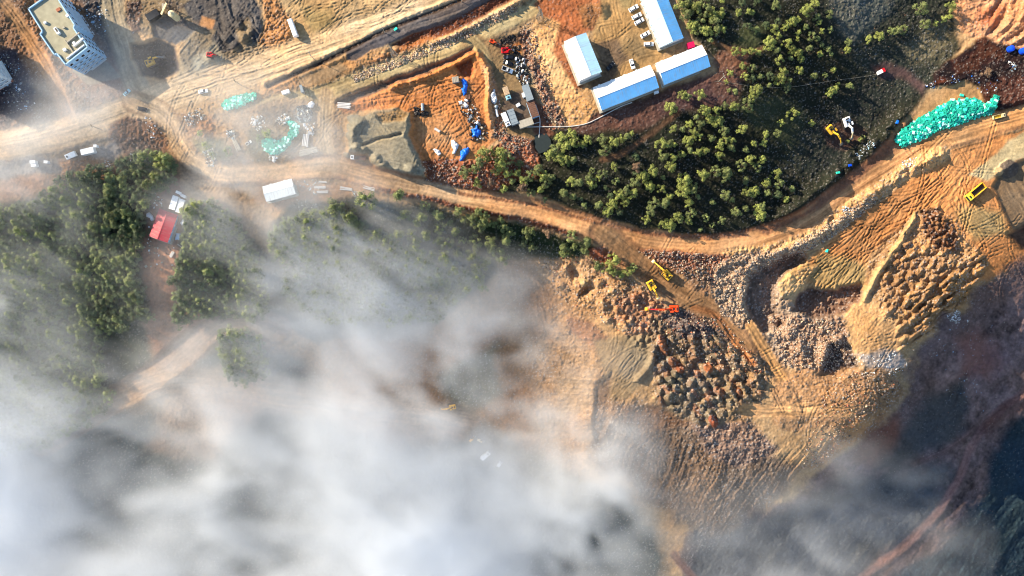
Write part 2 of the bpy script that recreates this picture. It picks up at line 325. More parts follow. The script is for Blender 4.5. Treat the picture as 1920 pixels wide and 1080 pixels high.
# truck yard and the pale bank east of it
P([(915,75),(985,55),(1000,75),(985,130),(1010,190),(1030,250),(1000,262),(950,250),(935,215),(925,130)], (150,122,84), .15, 4, 5)
P([(925,80),(960,65),(985,62),(985,90),(950,92)], (110,82,62), .5, 4, 5)
P([(940,85),(985,78),(980,100),(950,98)], (190,120,60), .5, 4, 4, mix=.8)
P([(940,180),(1000,170),(1015,235),(960,245),(940,220)], (112,92,74), .1, 4, 4)
P([(1000,190),(1022,200),(1038,250),(1020,262),(1000,250)], (128,84,62), .2, 4, 4)
P([(1000,60),(1040,30),(1075,10),(1060,60),(1040,95),(1060,140),(1090,180),(1118,205),(1100,232),(1046,240),(1030,200),(1010,150),(996,100)], (224,174,116), .45, 4, 5)
P([(1020,70),(1050,100),(1080,180),(1050,180),(1030,120)], (230,184,126), .25, 8, 6, mix=.7)
road([(985,62),(990,95),(1002,130),(1016,165),(1030,200),(1050,228)], 17, (160,118,92), 1.4, 4, flat=False, rut=0)
P([(1000,5),(1040,-20),(1120,-20),(1145,10),(1138,55),(1100,60),(1056,78),(1075,130),(1092,160),(1078,166),(1056,130),(1040,95),(1050,45),(1020,30)], (168,104,66), .3, 4, 5)
stripes([(1040,70),(1060,60),(1092,160),(1075,165)], 68, 5, .7, 4, 31)
P([(1080,10),(1130,0),(1140,30),(1130,55),(1095,50)], (140,104,66), .4, 6, 5, mix=.7)
P([(1120,-20),(1205,-20),(1245,95),(1235,120),(1120,165),(1100,150),(1130,130),(1110,60),(1125,20)], (196,156,102), .1, 4, 6)
P([(1115,80),(1160,70),(1180,110),(1150,150),(1110,165),(1100,152),(1130,132)], (138,112,84), .08, 6, 5)
P([(1190,60),(1215,90),(1235,112),(1200,115),(1170,90)], (152,124,84), .1, 8, 6, mix=.8)
P([(1150,-20),(1190,-20),(1185,20),(1160,10)], (160,140,94), .1, 8, 6, mix=.8)
heap(1127,15,14,2.2,None,1.5,60)
# haul road
road([(250,190),(296,203),(322,232),(335,268),(362,308),(420,328),(520,324),(620,306)], 30, (222,186,140), .05, 5, rut=.15, edge=(160,126,92))
road([(611,176),(606,215),(606,262),(618,305)], 26, (216,184,138), .05, 6, rut=.12)
road([(560,315),(620,308),(700,333),(800,357),(900,376),(1000,394),(1100,424),(1200,455),(1300,464),(1400,455),(1490,424),(1580,368),(1660,312),(1740,268),(1830,240),(1960,205)], 31, (214,160,108), .05, 4, rut=.2, edge=(140,92,64), tone=.16)
road([(540,318),(620,308),(700,333),(800,357),(900,376)], 30, (222,184,138), .05, 8, rut=0, flat=False, mix=.75)
road([(862,360),(980,380),(1100,412),(1200,440),(1310,447),(1400,440)], 7, (150,102,74), .4, 3, flat=False, rut=0, mix=.8)
road([(700,352),(860,386),(980,414),(1080,440)], 9, (126,72,52), .7, 3, flat=False, rut=0, mix=.9)
P([(1420,430),(1510,395),(1600,320),(1690,235),(1740,190),(1800,160),(1820,175),(1780,205),(1690,265),(1620,330),(1540,390),(1440,440)], (148,104,76), .2, 5, 4)  # darker brown painted in for the shade along the road
P([(1740,175),(1800,150),(1845,160),(1850,190),(1790,200),(1720,235),(1700,240)], (186,144,96), .08, 4, 4)
P([(485,335),(700,345),(720,358),(560,380),(520,395),(470,380)], (194,150,108), .15, 8, 6)
P([(470,306),(560,300),(640,290),(660,315),(600,330),(480,338)], (220,184,140), .05, 8, 8, mix=.8)
# scrub on near-black ground with rust-brown patches, top right
P([(1790,-20),(1960,-20),(1960,110),(1880,105),(1830,80),(1800,60)], (206,148,104), .5, 6, 8)
P([(1830,20),(1880,10),(1870,60),(1840,50)], (196,104,62), .4, 8, 8, mix=.7)
stripes([(1830,-20),(1960,-20),(1960,110),(1860,80)], -48, 16, 4.5, 8, 41, bend=10)
P([(1735,162),(1765,120),(1800,92),(1850,76),(1900,90),(1960,112),(1960,180),(1900,200),(1880,215),(1850,200),(1835,165),(1805,150),(1770,160)], (40,24,20), .35, 4, 8, dz=2.0, zs=8)
P([(1775,110),(1800,100),(1830,92),(1850,85),(1890,100),(1880,120),(1840,120),(1810,125),(1790,135)], (104,58,36), .35, 6, 16, 6, mix=.4)
P([(1838,160),(1862,140),(1885,150),(1875,195),(1850,195)], (96,54,36), .4, 5, 12, 5, mix=.6)
P([(1745,158),(1765,142),(1775,150),(1755,162)], (110,56,34), .6, 4, 5, 3, mix=.7)
P([(1870,140),(1960,140),(1960,190),(1900,196),(1872,190)], (84,52,42), .5, 8, 12, 5)
road([(1740,270),(1830,240),(1960,205)], 34, (218,162,106), .05, 5, rut=.2)
# big orange work area right
P([(1500,530),(1520,480),(1590,420),(1690,345),(1770,285),(1830,262),(1960,235),(1960,480),(1900,505),(1850,530),(1790,520),(1700,560),(1620,548)], (212,146,88), .15, 4, 6)
P([(1505,520),(1530,475),(1580,480),(1640,500),(1622,545),(1540,540)], (176,146,96), .15, 10, 8)
P([(1800,380),(1880,400),(1890,440),(1830,450),(1790,420)], (184,152,100), .15, 10, 8)
P([(1700,470),(1740,400),(1790,400),(1830,470),(1800,520)], (190,140,90), .6, 8, 8)
stripes([(1510,520),(1600,430),(1740,330),(1790,370),(1700,440),(1620,545)], -42, 5.5, .9, 10, 51, bend=10)
stripes([(1740,300),(1840,270),(1860,330),(1800,420),(1740,380)], -60, 5, .8, 10, 52, bend=14)
stripes([(1790,380),(1900,420),(1960,480),(1860,520),(1800,460)], 40, 5, .8, 10, 53, bend=10)
stripes([(1700,270),(1960,215),(1960,262),(1800,290)], -18, 5, .35, 6, 54)
P([(1815,325),(1850,300),(1890,262),(1925,245),(1960,245),(1960,280),(1905,300),(1870,325),(1850,338)], (206,186,140), .05, 4, 4)
P([(1868,330),(1905,305),(1960,280),(1960,440),(1900,432),(1880,390),(1862,350)], (142,116,86), .1, 3, 4, dz=-2.2, zs=5)
P([(1915,425),(1960,400),(1960,480),(1915,470),(1890,440)], (110,84,66), .1, 4, 4, dz=-5, zs=8)
heap(1892,318,18,4.2,(96,84,72),1.2,-20,1.6,.3); heap(1872,322,9,2.5,(180,156,116))
stripes([(1880,330),(1960,290),(1960,420),(1890,400)], 60, 8, 1.0, 6, 55, bend=8)
# pale rocky berm beside the haul road
road([(1365,482),(1440,474),(1500,458),(1560,420),(1630,368),(1700,318),(1765,288)], 32, (224,176,118), .8, 6, flat=False, rut=0)
b_ = box([(1365,482),(1765,288)], 30); d_, l_, a_ = sdline([(1440,474),(1500,458),(1560,420),(1630,368),(1700,318),(1765,288)], U[b_]+F1[b_]*3, V[b_]+F2[b_]*3)
Z[b_] += 3.2*(1-ss(2, 18, d_))*(.8+.5*F1[b_])
# spur: slope west of the ramp
P([(940,500),(1010,492),(1080,500),(1110,560),(1120,640),(1135,720),(1125,800),(1085,880),(1020,860),(985,700),(965,620),(930,560)], (166,130,92), .5, 20, 16)
P([(940,500),(1000,500),(1030,560),(1030,640),(1000,640),(960,570)], (150,112,78), .4, 20, 10)
P([(1060,590),(1110,600),(1150,640),(1130,660),(1070,625)], (150,112,84), .5, 6, 6)
P([(1040,700),(1115,690),(1125,760),(1050,790)], (158,134,106), .3, 16, 12)
stripes([(1020,620),(1120,620),(1125,850),(1030,840)], 0, 7, .6, 10, 61, bend=4)
stripes([(930,500),(1030,520),(1040,640),(960,600)], 75, 8, 1.0, 10, 62, bend=10)
P([(1000,488),(1100,480),(1180,520),(1240,560),(1230,620),(1160,625),(1110,580),(1050,560),(1010,520)], (188,148,104), .8, 5, 6)
P([(1095,470),(1140,462),(1170,500),(1120,500)], (150,90,64), .5, 5, 5)
for (a,b2,r_,h_,sp,an,c_) in ((1078,510,14,-4,1.4,60,None),(1100,545,12,-5,1.6,-40,None),(1095,530,9,2.5,1,0,(190,160,110)),(1125,530,10,3,1,0,None),(1150,545,9,2.6,1.2,0,None),(1130,570,12,3,1,0,None),(1160,580,10,2.6,1.2,0,None),(1185,560,10,2.6,1,0,None),(1060,505,10,3,1,0,None),(1050,535,10,2.5,1,0,None),(1175,610,11,2.6,1.6,-20,(206,176,124)),(1140,600,10,2.4,1,0,None)): heap(a,b2,r_,h_,c_,sp,an)
lumps([(1150,560),(1200,545),(1250,580),(1240,620),(1260,650),(1200,650),(1160,610)], 10, 2.4, 4, cols=[(160,96,70),(176,118,84),(150,112,96)], cmix=.6)
# grey-tan bench with tracks
P([(1112,640),(1160,625),(1225,622),(1235,660),(1225,700),(1180,745),(1125,770),(1130,700)], (150,128,96), .15, 5, 6)
stripes([(1112,640),(1225,622),(1235,660),(1180,745),(1125,770)], -50, 5, .6, 8, 63, bend=4)
b_ = box([(1180,700),(1240,640)], 14); d_, l_, a_ = sdline([(1228,650),(1215,690),(1175,740)], U[b_]+F1[b_]*2, V[b_]+F2[b_]*2); Z[b_] += 3.*(1-ss(0, 10, d_))
P([(1120,720),(1145,700),(1148,790),(1125,830),(1110,800)], (112,92,74), .3, 6, 6, dz=-2)  # shadow side of the ridge painted dark
# lower bench and slope under fog
P([(1120,760),(1200,740),(1260,790),(1400,810),(1500,880),(1440,950),(1340,1000),(1260,990),(1180,900),(1110,860)], (134,110,88), .6, 14, 16)
P([(1170,760),(1290,760),(1300,800),(1240,810),(1180,790)], (122,90,66), .5, 8, 8)
P([(1290,780),(1400,790),(1460,840),(1380,880),(1320,850)], (136,112,96), .9, 8, 8)
stripes([(1120,800),(1300,830),(1400,900),(1330,990),(1200,920)], -65, 7, 1.2, 14, 64, bend=3)
stripes([(1400,850),(1560,820),(1500,900),(1350,990)], -55, 6, 1.4, 12, 65, bend=3)
# dumped heaps
P([(1220,600),(1290,590),(1360,620),(1400,640),(1440,690),(1430,750),(1400,790),(1330,800),(1280,790),(1230,760),(1225,680)], (140,116,88), .7, 6, 6)
lumps([(1225,640),(1260,600),(1330,600),(1400,645),(1440,690),(1425,740),(1390,770),(1310,750),(1230,745)], 13.5, 3.9, 3, asp=1.55, ang=35, cols=[(142,122,92),(124,114,96),(154,126,92),(150,108,80)], cmix=.5)
lumps([(1235,700),(1290,690),(1400,720),(1390,770),(1330,800),(1280,780),(1235,760)], 12.5, 3.6, 6, asp=1.35, ang=60, cols=[(128,116,88),(112,106,90),(140,118,86),(112,104,88),(160,100,70)], cmix=.5)
lumps([(1290,600),(1350,600),(1430,680),(1420,720),(1370,680),(1300,650)], 10.5, 3.2, 8, asp=2.6, ang=50, cols=[(170,136,96),(150,132,100),(120,104,90)], cmix=.5)
P([(1240,590),(1290,575),(1340,600),(1330,630),(1270,625)], (112,96,88), 1.0, 6, 6)
for (a,b2,c_,an) in ((1245,655,(160,108,78),70),(1262,680,(150,100,72),70),(1275,690,(146,88,60),60),(1240,640,(170,110,76),80),(1328,690,(156,96,62),60),(1338,790,(150,84,58),60),(1255,715,(120,108,84),0)): heap(a,b2,9,3.2,c_,1.5,an,1.5,.3)
rough_up([(1225,620),(1290,590),(1400,640),(1440,690),(1400,790),(1280,790),(1225,740)], .9)
# ramp and lower tracks
road([(1130,440),(1170,470),(1215,505),(1262,540),(1320,575),(1365,605),(1405,640)], 34, (176,134,92), .12, 6, rut=.35, edge=(130,92,66))
road([(1300,575),(1345,590),(1375,640),(1410,680)], 12, (196,130,80), .1, 4, flat=False, rut=.6, mix=.8)
P([(1195,470),(1260,470),(1360,478),(1400,490),(1350,500),(1330,540),(1290,520),(1240,495)], (146,94,68), .8, 5, 5, dz=1.0)
P([(1270,505),(1325,500),(1335,560),(1300,545)], (140,108,80), .9, 5, 5, dz=1.0)
# boulder field, pits
P([(1335,500),(1380,478),(1490,462),(1510,478),(1470,560),(1560,590),(1600,640),(1590,690),(1530,705),(1460,680),(1400,620),(1350,590),(1330,545)], (176,148,118), 1.0, 5, 5)
P([(1455,520),(1500,490),(1530,500),(1505,545),(1470,560)], (214,170,112), .6, 5, 5, dz=2.0)
P([(1398,520),(1425,500),(1460,488),(1495,472),(1500,485),(1470,520),(1455,560),(1465,600),(1430,610),(1405,590),(1392,555)], (140,116,96), .9, 3, 12, 4, dz=-6, zs=8)
P([(1500,548),(1540,540),(1622,542),(1612,570),(1580,592),(1520,590),(1490,580)], (136,104,82), .9, 3, 10, 4, dz=-5.5, zs=7)
P([(1440,590),(1580,592),(1600,650),(1580,690),(1530,700),(1470,675)], (160,126,98), 1.3, 6, 6)
stripes([(1440,595),(1560,600),(1540,660),(1460,640)], -60, 7, 1.6, 8, 71, bend=8)
P([(1560,640),(1600,650),(1610,690),(1570,710),(1540,700)], (96,78,66), 1.0, 5, 5, dz=-4, zs=8)
b_ = box([(1440,660),(1540,700)], 20); 
for (a,b2,r_,h_) in ((1500,650,22,4),(1545,660,20,4.5),(1480,625,16,3),(1450,600,12,2.5),(1570,640,14,3),(1410,500,10,2),(1425,535,7,3)): heap(a,b2,r_,h_)
road([(1408,612),(1430,650),(1455,690),(1482,735),(1500,775)], 20, (206,156,100), .1, 4, rut=.4, edge=(110,84,64))
# smooth tan apron right and its heaps
P([(1590,590),(1640,548),(1690,560),(1720,610),(1710,650),(1690,690),(1650,700),(1612,680),(1592,640)], (206,162,110), .3, 4, 8)
P([(1608,668),(1680,660),(1700,690),(1660,705),(1625,700)], (196,186,176), .5, 8, 12, 5, mix=.7)
P([(1625,500),(1660,440),(1720,395),(1760,390),(1800,440),(1850,500),(1820,560),(1760,620),(1700,640),(1660,590),(1630,545)], (184,142,96), .6, 5, 8)
P([(1725,395),(1760,390),(1790,430),(1790,475),(1755,470),(1735,440)], (120,84,58), 1.2, 4, 5, dz=.5)
lumps([(1725,395),(1760,390),(1795,440),(1790,475),(1755,470),(1735,440)], 9, 3.0, 12, cols=[(120,80,54),(90,62,46),(170,124,80)], cmix=.6)
lumps([(1650,470),(1700,450),(1770,470),(1800,500),(1760,590),(1700,600),(1660,590)], 12, 3.2, 14, asp=1.7, ang=-40, cols=[(190,142,88),(166,122,80),(176,132,90)], cmix=.6)
lumps([(1690,570),(1830,470),(1850,500),(1810,570),(1740,630),(1690,660),(1680,610)], 9.5, 3.4, 15, asp=3.2, ang=-35, cols=[(196,148,92),(176,132,86)], cmix=.6)
rough_up([(1640,500),(1700,420),(1760,390),(1850,500),(1740,630),(1660,600)], 1.0)
b_ = box([(1600,560),(1700,400)], 16); d_, l_, a_ = sdline([(1622,560),(1650,505),(1690,450),(1718,405)], U[b_]+F1[b_]*2, V[b_]+F2[b_]*2); Z[b_] += 2.5*(1-ss(0, 9, d_)); paint(b_, 1-ss(3, 9, d_), (218,174,116), .3)
# lower apron strip
P([(1440,720),(1500,690),(1600,690),(1680,700),(1690,740),(1640,790),(1570,800),(1500,810),(1440,790)], (178,138,98), .45, 6, 10)
stripes([(1460,700),(1660,690),(1680,760),(1480,790)], 25, 8, 1.6, 10, 81, bend=10)
P([(1395,765),(1410,755),(1450,765),(1448,775),(1420,783),(1400,778)], (222,176,128), .02, 3, 3, dz=-.5)
road([(1395,770),(1460,768),(1530,772),(1590,770)], 24, (222,172,118), .1, 6, flat=False, rut=.35, mix=.9)
P([(1620,760),(1680,720),(1690,740),(1650,790),(1610,820),(1560,860),(1530,880),(1500,880),(1560,820)], (176,132,90), .9, 6, 6)
P([(1590,790),(1640,780),(1600,830),(1560,850)], (216,156,98), .5, 6, 6, mix=.7)
# dark valley side, lower right
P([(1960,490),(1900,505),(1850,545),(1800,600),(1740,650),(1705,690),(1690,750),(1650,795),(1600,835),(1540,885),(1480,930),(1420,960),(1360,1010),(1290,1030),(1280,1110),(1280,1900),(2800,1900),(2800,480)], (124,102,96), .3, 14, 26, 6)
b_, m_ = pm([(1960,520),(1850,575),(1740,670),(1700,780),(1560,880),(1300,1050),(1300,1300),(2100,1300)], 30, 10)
g_ = fbm(U[b_]*.8+V[b_]*.6, (V[b_]*.8-U[b_]*.6)*.35, 26, 4, 95); Z[b_] += m_*g_*1.7; COL[b_] *= np.clip(1+m_*(.55*g_+.45*fbm(U[b_], V[b_], 12, 3, 96)+.25*fbm(U[b_], V[b_], 4, 2, 98)), .35, 2)[..., None]  # gully shading painted in with the relief: crests lighter, hollows darker
P([(1790,640),(1840,610),(1880,680),(1860,720),(1800,710)], (132,94,84), .3, 18, 14)
P([(1620,800),(1680,780),(1700,830),(1650,870),(1600,860)], (120,80,66), .3, 15, 12)
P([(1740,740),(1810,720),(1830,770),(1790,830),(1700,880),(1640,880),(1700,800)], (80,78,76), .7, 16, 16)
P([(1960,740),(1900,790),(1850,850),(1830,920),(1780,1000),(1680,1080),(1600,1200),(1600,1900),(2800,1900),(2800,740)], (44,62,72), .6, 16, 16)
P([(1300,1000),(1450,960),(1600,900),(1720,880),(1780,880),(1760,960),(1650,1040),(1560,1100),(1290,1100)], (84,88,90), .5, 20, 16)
road([(1560,1120),(1640,1066),(1710,1010),(1768,950),(1800,890),(1822,830),(1870,770),(1960,700)], 14, (150,114,104), .2, 5, rut=.2, zoff=0, mix=.8)
road([(1715,870),(1770,850),(1815,815),(1850,785)], 10, (130,98,90), .2, 6, flat=False, rut=.15, mix=.5)
P([(1830,810),(1860,780),(1900,740),(1960,700),(1960,730),(1870,800),(1840,830)], (100,64,58), .4, 8, 10, mix=.5)
road([(1265,1040),(1290,1070),(1320,1110)], 14, (150,104,90), .15, 4, flat=False, rut=.2, mix=.8)
# fogged track on the left slope
road([(520,618),(470,597),(425,600),(385,625),(350,662),(300,700),(240,735),(150,785),(80,830)], 42, (150,124,102), .2, 16, rut=.12, edge=(140,108,84))
road([(250,745),(320,715),(420,720),(520,740),(640,760),(760,770),(860,790)], 60, (190,156,120), .2, 16, rut=.4, mix=.8, flat=False)
P([(300,755),(420,700),(440,640),(480,660),(500,740),(400,860),(280,840)], (196,160,126), .2, 20, 12, mix=.8)

# bank added above the haul road to throw shadow across it
b_ = box([(1430,440),(1730,200)], 50); d_, l_, a_ = sdline(smooth([(1420,424),(1495,388),(1560,338),(1630,278),(1690,226)]), U[b_]+F1[b_]*3, V[b_]+F2[b_]*3)
Z[b_] += 4.6*np.exp(-(d_/15)**2)*np.clip(.85+1.1*fbm(U[b_], V[b_], 26, 3, 97), .1, 1.4)*ss(1425, 1470, U[b_])
# single wheel tracks wandering over the open ground
rk = random.Random(21)
def wander(poly_pts, n, amp=.16, heading=None, spread=.7, length=(60, 170)):
    for _ in range(n):
        cx_, cy_ = rk.choice(poly_pts); x = cx_+rk.uniform(-35, 35); y = cy_+rk.uniform(-25, 25)
        h_ = (heading if heading is not None else rk.uniform(0, 6.28))+rk.uniform(-spread, spread); k_ = rk.uniform(-.012, .012); L_ = []
        for _s in range(int(rk.uniform(*length)/8)): L_.append((x, y)); x += 8*math.cos(h_); y += 8*math.sin(h_); h_ += k_*8+rk.uniform(-.05, .05)
        if len(L_) < 3: continue
        bb = box(L_, 8); dd, ll, aa = sdline(L_, U[bb], V[bb]); q = abs(dd-3.2); g2 = np.exp(-(q/1.25)**2)*(vnoise(aa/9, aa*0, rk.randrange(99)) > .22)
        Z[bb] -= g2*amp*.95; Z[bb] += np.exp(-((q-2.2)/1.1)**2)*amp*.45; COL[bb] *= (1-.15*g2)[..., None]
wander([(560,30),(620,50),(420,120),(470,100),(700,20),(350,150)], 34, heading=-.4, spread=.5)
wander([(850,170),(830,230),(800,200),(720,180)], 30, .2, length=(50,120))
wander([(1160,40),(1190,90),(1140,110),(1080,60),(1120,90)], 24, .12, length=(40,100))
wander([(1580,480),(1640,440),(1700,390),(1760,330)], 40, .26, heading=2.4, spread=.4)
wander([(1840,350),(1800,420),(1850,450),(1880,480),(1740,300)], 40, .26, length=(50,130))
wander([(1480,750),(1560,760),(1620,730),(1440,690)], 34, .24, length=(40,110))
wander([(1180,680),(1160,720),(1200,650),(1240,530),(1300,560)], 24, .2, heading=-.8, spread=.6, length=(50,110))
wander([(1640,600),(1650,640),(1630,660)], 12, .16, heading=-.5, spread=.5, length=(40,90))
wander([(1300,840),(1250,880),(1380,900),(1200,820)], 26, .24, heading=1.1, spread=.5, length=(50,120))
wander([(380,170),(300,200),(330,270),(400,320),(620,300),(560,320),(610,230)], 26, .12, length=(50,120))
# ------------------------------------------------------------------ fine relief
sb, shade_m = pm([(1960,520),(1850,575),(1740,670),(1700,780),(1560,880),(1300,1050),(1300,1300),(2100,1300)], 20, 10); QUIET = np.zeros(U.shape, np.float32); QUIET[sb] = shade_m
FE = ss(-160, -20, U)*(1-ss(1940, 2080, U))*ss(-160, -20, V)*(1-ss(1100, 1240, V))
mid = fbm(U, V, 46, 4, 20); fine = fbm(U, V, 9, 3, 21)*FE
dR, vR = worley(U, V, 3.9, 22); dR2, vR2 = worley(U, V, 8.5, 23)
rock = np.clip(1-dR/0.6, 0, 1)*(vR > .35)*vR*(1-.55*QUIET)*FE
ridge = 1-np.abs(fbm(U, V, 7.5, 3, 61)); ridge = ridge*ridge; clod = 1-np.abs(fbm(U, V, 17, 3, 62))
Z += (ridge-.6)*(.07+.38*ROUGH)+(clod-.6)*(.08+.40*ROUGH)*(1-.5*QUIET)*FE
rock2 = np.clip(1-dR2/0.5, 0, 1)*(vR2 > .62)*FE
Z += mid*0.55*np.clip(ROUGH*2.2, .08, 1.3)+fine*ROUGH*0.55+rock*ROUGH*1.05+rock2*ROUGH*0.9
slopefine = fbm(U, V, 22, 3, 25)*FE; Z += slopefine*ROUGH*1.0
# colour life: damp and dry patches, stones, grit
tone = 1+0.20*fbm(U, V, 120, 3, 30)+FE*(0.16*fbm(U, V, 24, 3, 31)+0.20*fbm(U, V, 3.6, 2, 32)+.12*(ridge-.6))
COL *= np.clip(tone, .45, 1.6)[..., None]
hue = fbm(U, V, 60, 4, 33)*0.10
COL[..., 0] *= 1+hue; COL[..., 2] *= 1-hue*1.3
st = (1-.8*QUIET)*(rock > .28)*np.clip(ROUGH*1.1-.12, 0, 1)
stc = np.where((vR*13 % 1.)[..., None] > .5, alb((206,190,172))[None, None], alb((120,96,84))[None, None])
COL[:] = COL*(1-0.55*st[..., None])+stc*0.55*st[..., None]
gm = (1-.75*QUIET)*(vnoise(U/1.7, V/1.7, 40) > .88)*(vnoise(U/40, V/40, 41) > .5)*np.clip(ROUGH*1.6-.2, 0, .6)
COL[:] = COL*(1-gm[..., None])+alb((198,196,190))*gm[..., None]
COL[:] = np.clip(COL, .008, .85)

# ------------------------------------------------------------------ world position of the grid, lookups
X = (U-960)*S*(H-Z)/H; Y = (540-V)*S*(H-Z)/H
def zat(u, v): return float(bil(Z, UA, VA, np.array([float(u)]), np.array([float(v)]))[0])
def zsoft(u, v, r=6): return sum(zat(u+a*r, v+b*r) for a in (-1, 0, 1) for b in (-1, 0, 1))/9
def at(u, v, h=0.0, z=None):
    """world point that stands h above the ground where the photograph shows (u, v)"""
    g = zat(u, v) if z is None else z
    k = S*(H-g-h)/H
    return Vector(((u-960)*k, (540-v)*k, g+h))
def gridmesh(name, X, Y, Z, col=None):
    nv, nu = X.shape; me = bpy.data.meshes.new(name)
    co = np.stack([X, Y, Z], -1).astype(np.float32).reshape(-1)
    i = np.arange(nv*nu).reshape(nv, nu)
    q = np.stack([i[1:, :-1], i[1:, 1:], i[:-1, 1:], i[:-1, :-1]], -1).reshape(-1).astype(np.int32)
    me.vertices.add(nv*nu); me.vertices.foreach_set('co', co)
    nf = len(q)//4; me.loops.add(len(q)); me.loops.foreach_set('vertex_index', q)
    me.polygons.add(nf); me.polygons.foreach_set('loop_start', np.arange(nf, dtype=np.int32)*4)
    me.polygons.foreach_set('use_smooth', np.ones(nf, bool))
    me.update(calc_edges=True)
    if col is not None:
        a = me.color_attributes.new('ground', 'FLOAT_COLOR', 'POINT')
        c4 = np.ones((nv*nu, 4), np.float32); c4[:, :3] = col.reshape(-1, 3); a.data.foreach_set('color', c4.reshape(-1))
    return me

# ------------------------------------------------------------------ materials
def mat(name, c, rough=.8, metal=0, var=.12, scale=.6, bump=0, attr=None, rnd=0, spec=.3):
    m = bpy.data.materials.new(name); m.use_nodes = True; t = m.node_tree; N = t.nodes; L = t.links
    bs = N['Principled BSDF']; bs.inputs['Roughness'].default_value = rough; bs.inputs['Metallic'].default_value = metal
    bs.inputs['Specular IOR Level'].default_value = spec
    tc = N.new('ShaderNodeTexCoord'); no = N.new('ShaderNodeTexNoise'); no.inputs['Scale'].default_value = scale; no.inputs['Detail'].default_value = 5
    L.new(tc.outputs['Object'], no.inputs['Vector'])
    if attr:
        g = N.new('ShaderNodeVertexColor'); g.layer_name = attr; src = g.outputs['Color']
    else:
        g = N.new('ShaderNodeRGB'); g.outputs[0].default_value = (*c, 1); src = g.outputs[0]
    mp = N.new('ShaderNodeMapRange'); mp.inputs['From Min'].default_value = .3; mp.inputs['From Max'].default_value = .7
    mp.inputs['To Min'].default_value = 1-var; mp.inputs['To Max'].default_value = 1+var
    L.new(no.outputs['Fac'], mp.inputs['Value']); fac = mp.outputs[0]
    if rnd:
        oi = N.new('ShaderNodeObjectInfo'); m2 = N.new('ShaderNodeMapRange'); m2.inputs['To Min'].default_value = 1-rnd; m2.inputs['To Max'].default_value = 1+rnd
        L.new(oi.outputs['Random'], m2.inputs['Value']); mm = N.new('ShaderNodeMath'); mm.operation = 'MULTIPLY'
        L.new(fac, mm.inputs[0]); L.new(m2.outputs[0], mm.inputs[1]); fac = mm.outputs[0]
    vm = N.new('ShaderNodeVectorMath'); vm.operation = 'SCALE'; L.new(src, vm.inputs[0]); L.new(fac, vm.inputs['Scale'])
    L.new(vm.outputs[0], bs.inputs['Base Color'])
    if bump:
        n2 = N.new('ShaderNodeTexNoise'); n2.inputs['Scale'].default_value = scale*3; n2.inputs['Detail'].default_value = 6
        L.new(tc.outputs['Object'], n2.inputs['Vector'])
        bp = N.new('ShaderNodeBump'); bp.inputs['Strength'].default_value = 1; bp.inputs['Distance'].default_value = bump
        L.new(n2.outputs['Fac'], bp.inputs['Height']); L.new(bp.outputs[0], bs.inputs['Normal'])
    return m
def tag(o, label=None, cat=None, group=None, kind=None):
    if label: o['label'] = label
    if cat: o['category'] = cat
    if group: o['group'] = group
    if kind: o['kind'] = kind
    return o
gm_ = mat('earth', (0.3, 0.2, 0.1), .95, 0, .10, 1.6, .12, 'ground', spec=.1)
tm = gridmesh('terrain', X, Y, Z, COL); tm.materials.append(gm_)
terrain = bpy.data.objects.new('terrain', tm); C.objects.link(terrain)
tag(terrain, 'bare tan and orange earth with roads, tracks and spoil heaps', 'ground', None, 'structure')
# ------------------------------------------------------------------ fog bank: a real volume lying over the ground
FM = ["000000000000000000000000",
"011110000000000000000000",
"132112100000000000000000",
"144123331000000000000000",
"332123441000000000000000",
"311024332000000000000000",
"231124333100000000000000",
"240013455310000000000000",
"222111676553100000000000",
"321112466775200000000000",
"321344466766310000000000",
"432344567655421000000000",
"643456787544620000000000",
"853457788765544000000000",
"963446788887556000022100",
"975556688888766111111100",
"975556788998863212221110",
"876656788998763112221110"]
FO = np.array([[int(c) for c in r] for r in FM], float)/9.6
fgu = np.arange(24)*80+40.; fgv = np.arange(18)*60+30.
def fog_opacity(u, v):
    du = 26*(fbm(u, v, 150, 4, 50)); dv = 26*(fbm(u, v, 150, 4, 51))
    a = bil(FO, fgu, fgv, np.clip(u+du, -200, 2100), np.clip(v+dv, -200, 1300))
    for (x, y) in ((18, 0), (-18, 0), (0, 15), (0, -15)): a = a+bil(FO, fgu, fgv, np.clip(u+du+x, 0, 1919), np.clip(v+dv+y, 0, 1079))
    return np.clip(a/5, 0, .965)
FV = 2.6
fx0, fx1, fy0, fy1, fz0, fz1 = -390., 400., -260., 180., -128., 30.
nx, ny, nz = int((fx1-fx0)/FV), int((fy1-fy0)/FV), int((fz1-fz0)/FV)
gx = fx0+(np.arange(nx)+.5)*(fx1-fx0)/nx; gy = fy0+(np.arange(ny)+.5)*(fy1-fy0)/ny; gz = fz0+(np.arange(nz)+.5)*(fz1-fz0)/nz
D = np.zeros((nz, ny, nx), np.float32)
rs = np.random.RandomState(3)
def noise3(x, y, z, wl, s):      # two crossed 2D noises make a cheap 3D one
    return 0.75*fbm(x+z*.12, y-z*.08, wl, 3, s)+0.3*fbm(x*.7+y*.5, z*1.7+x*.2, wl, 3, s+4)
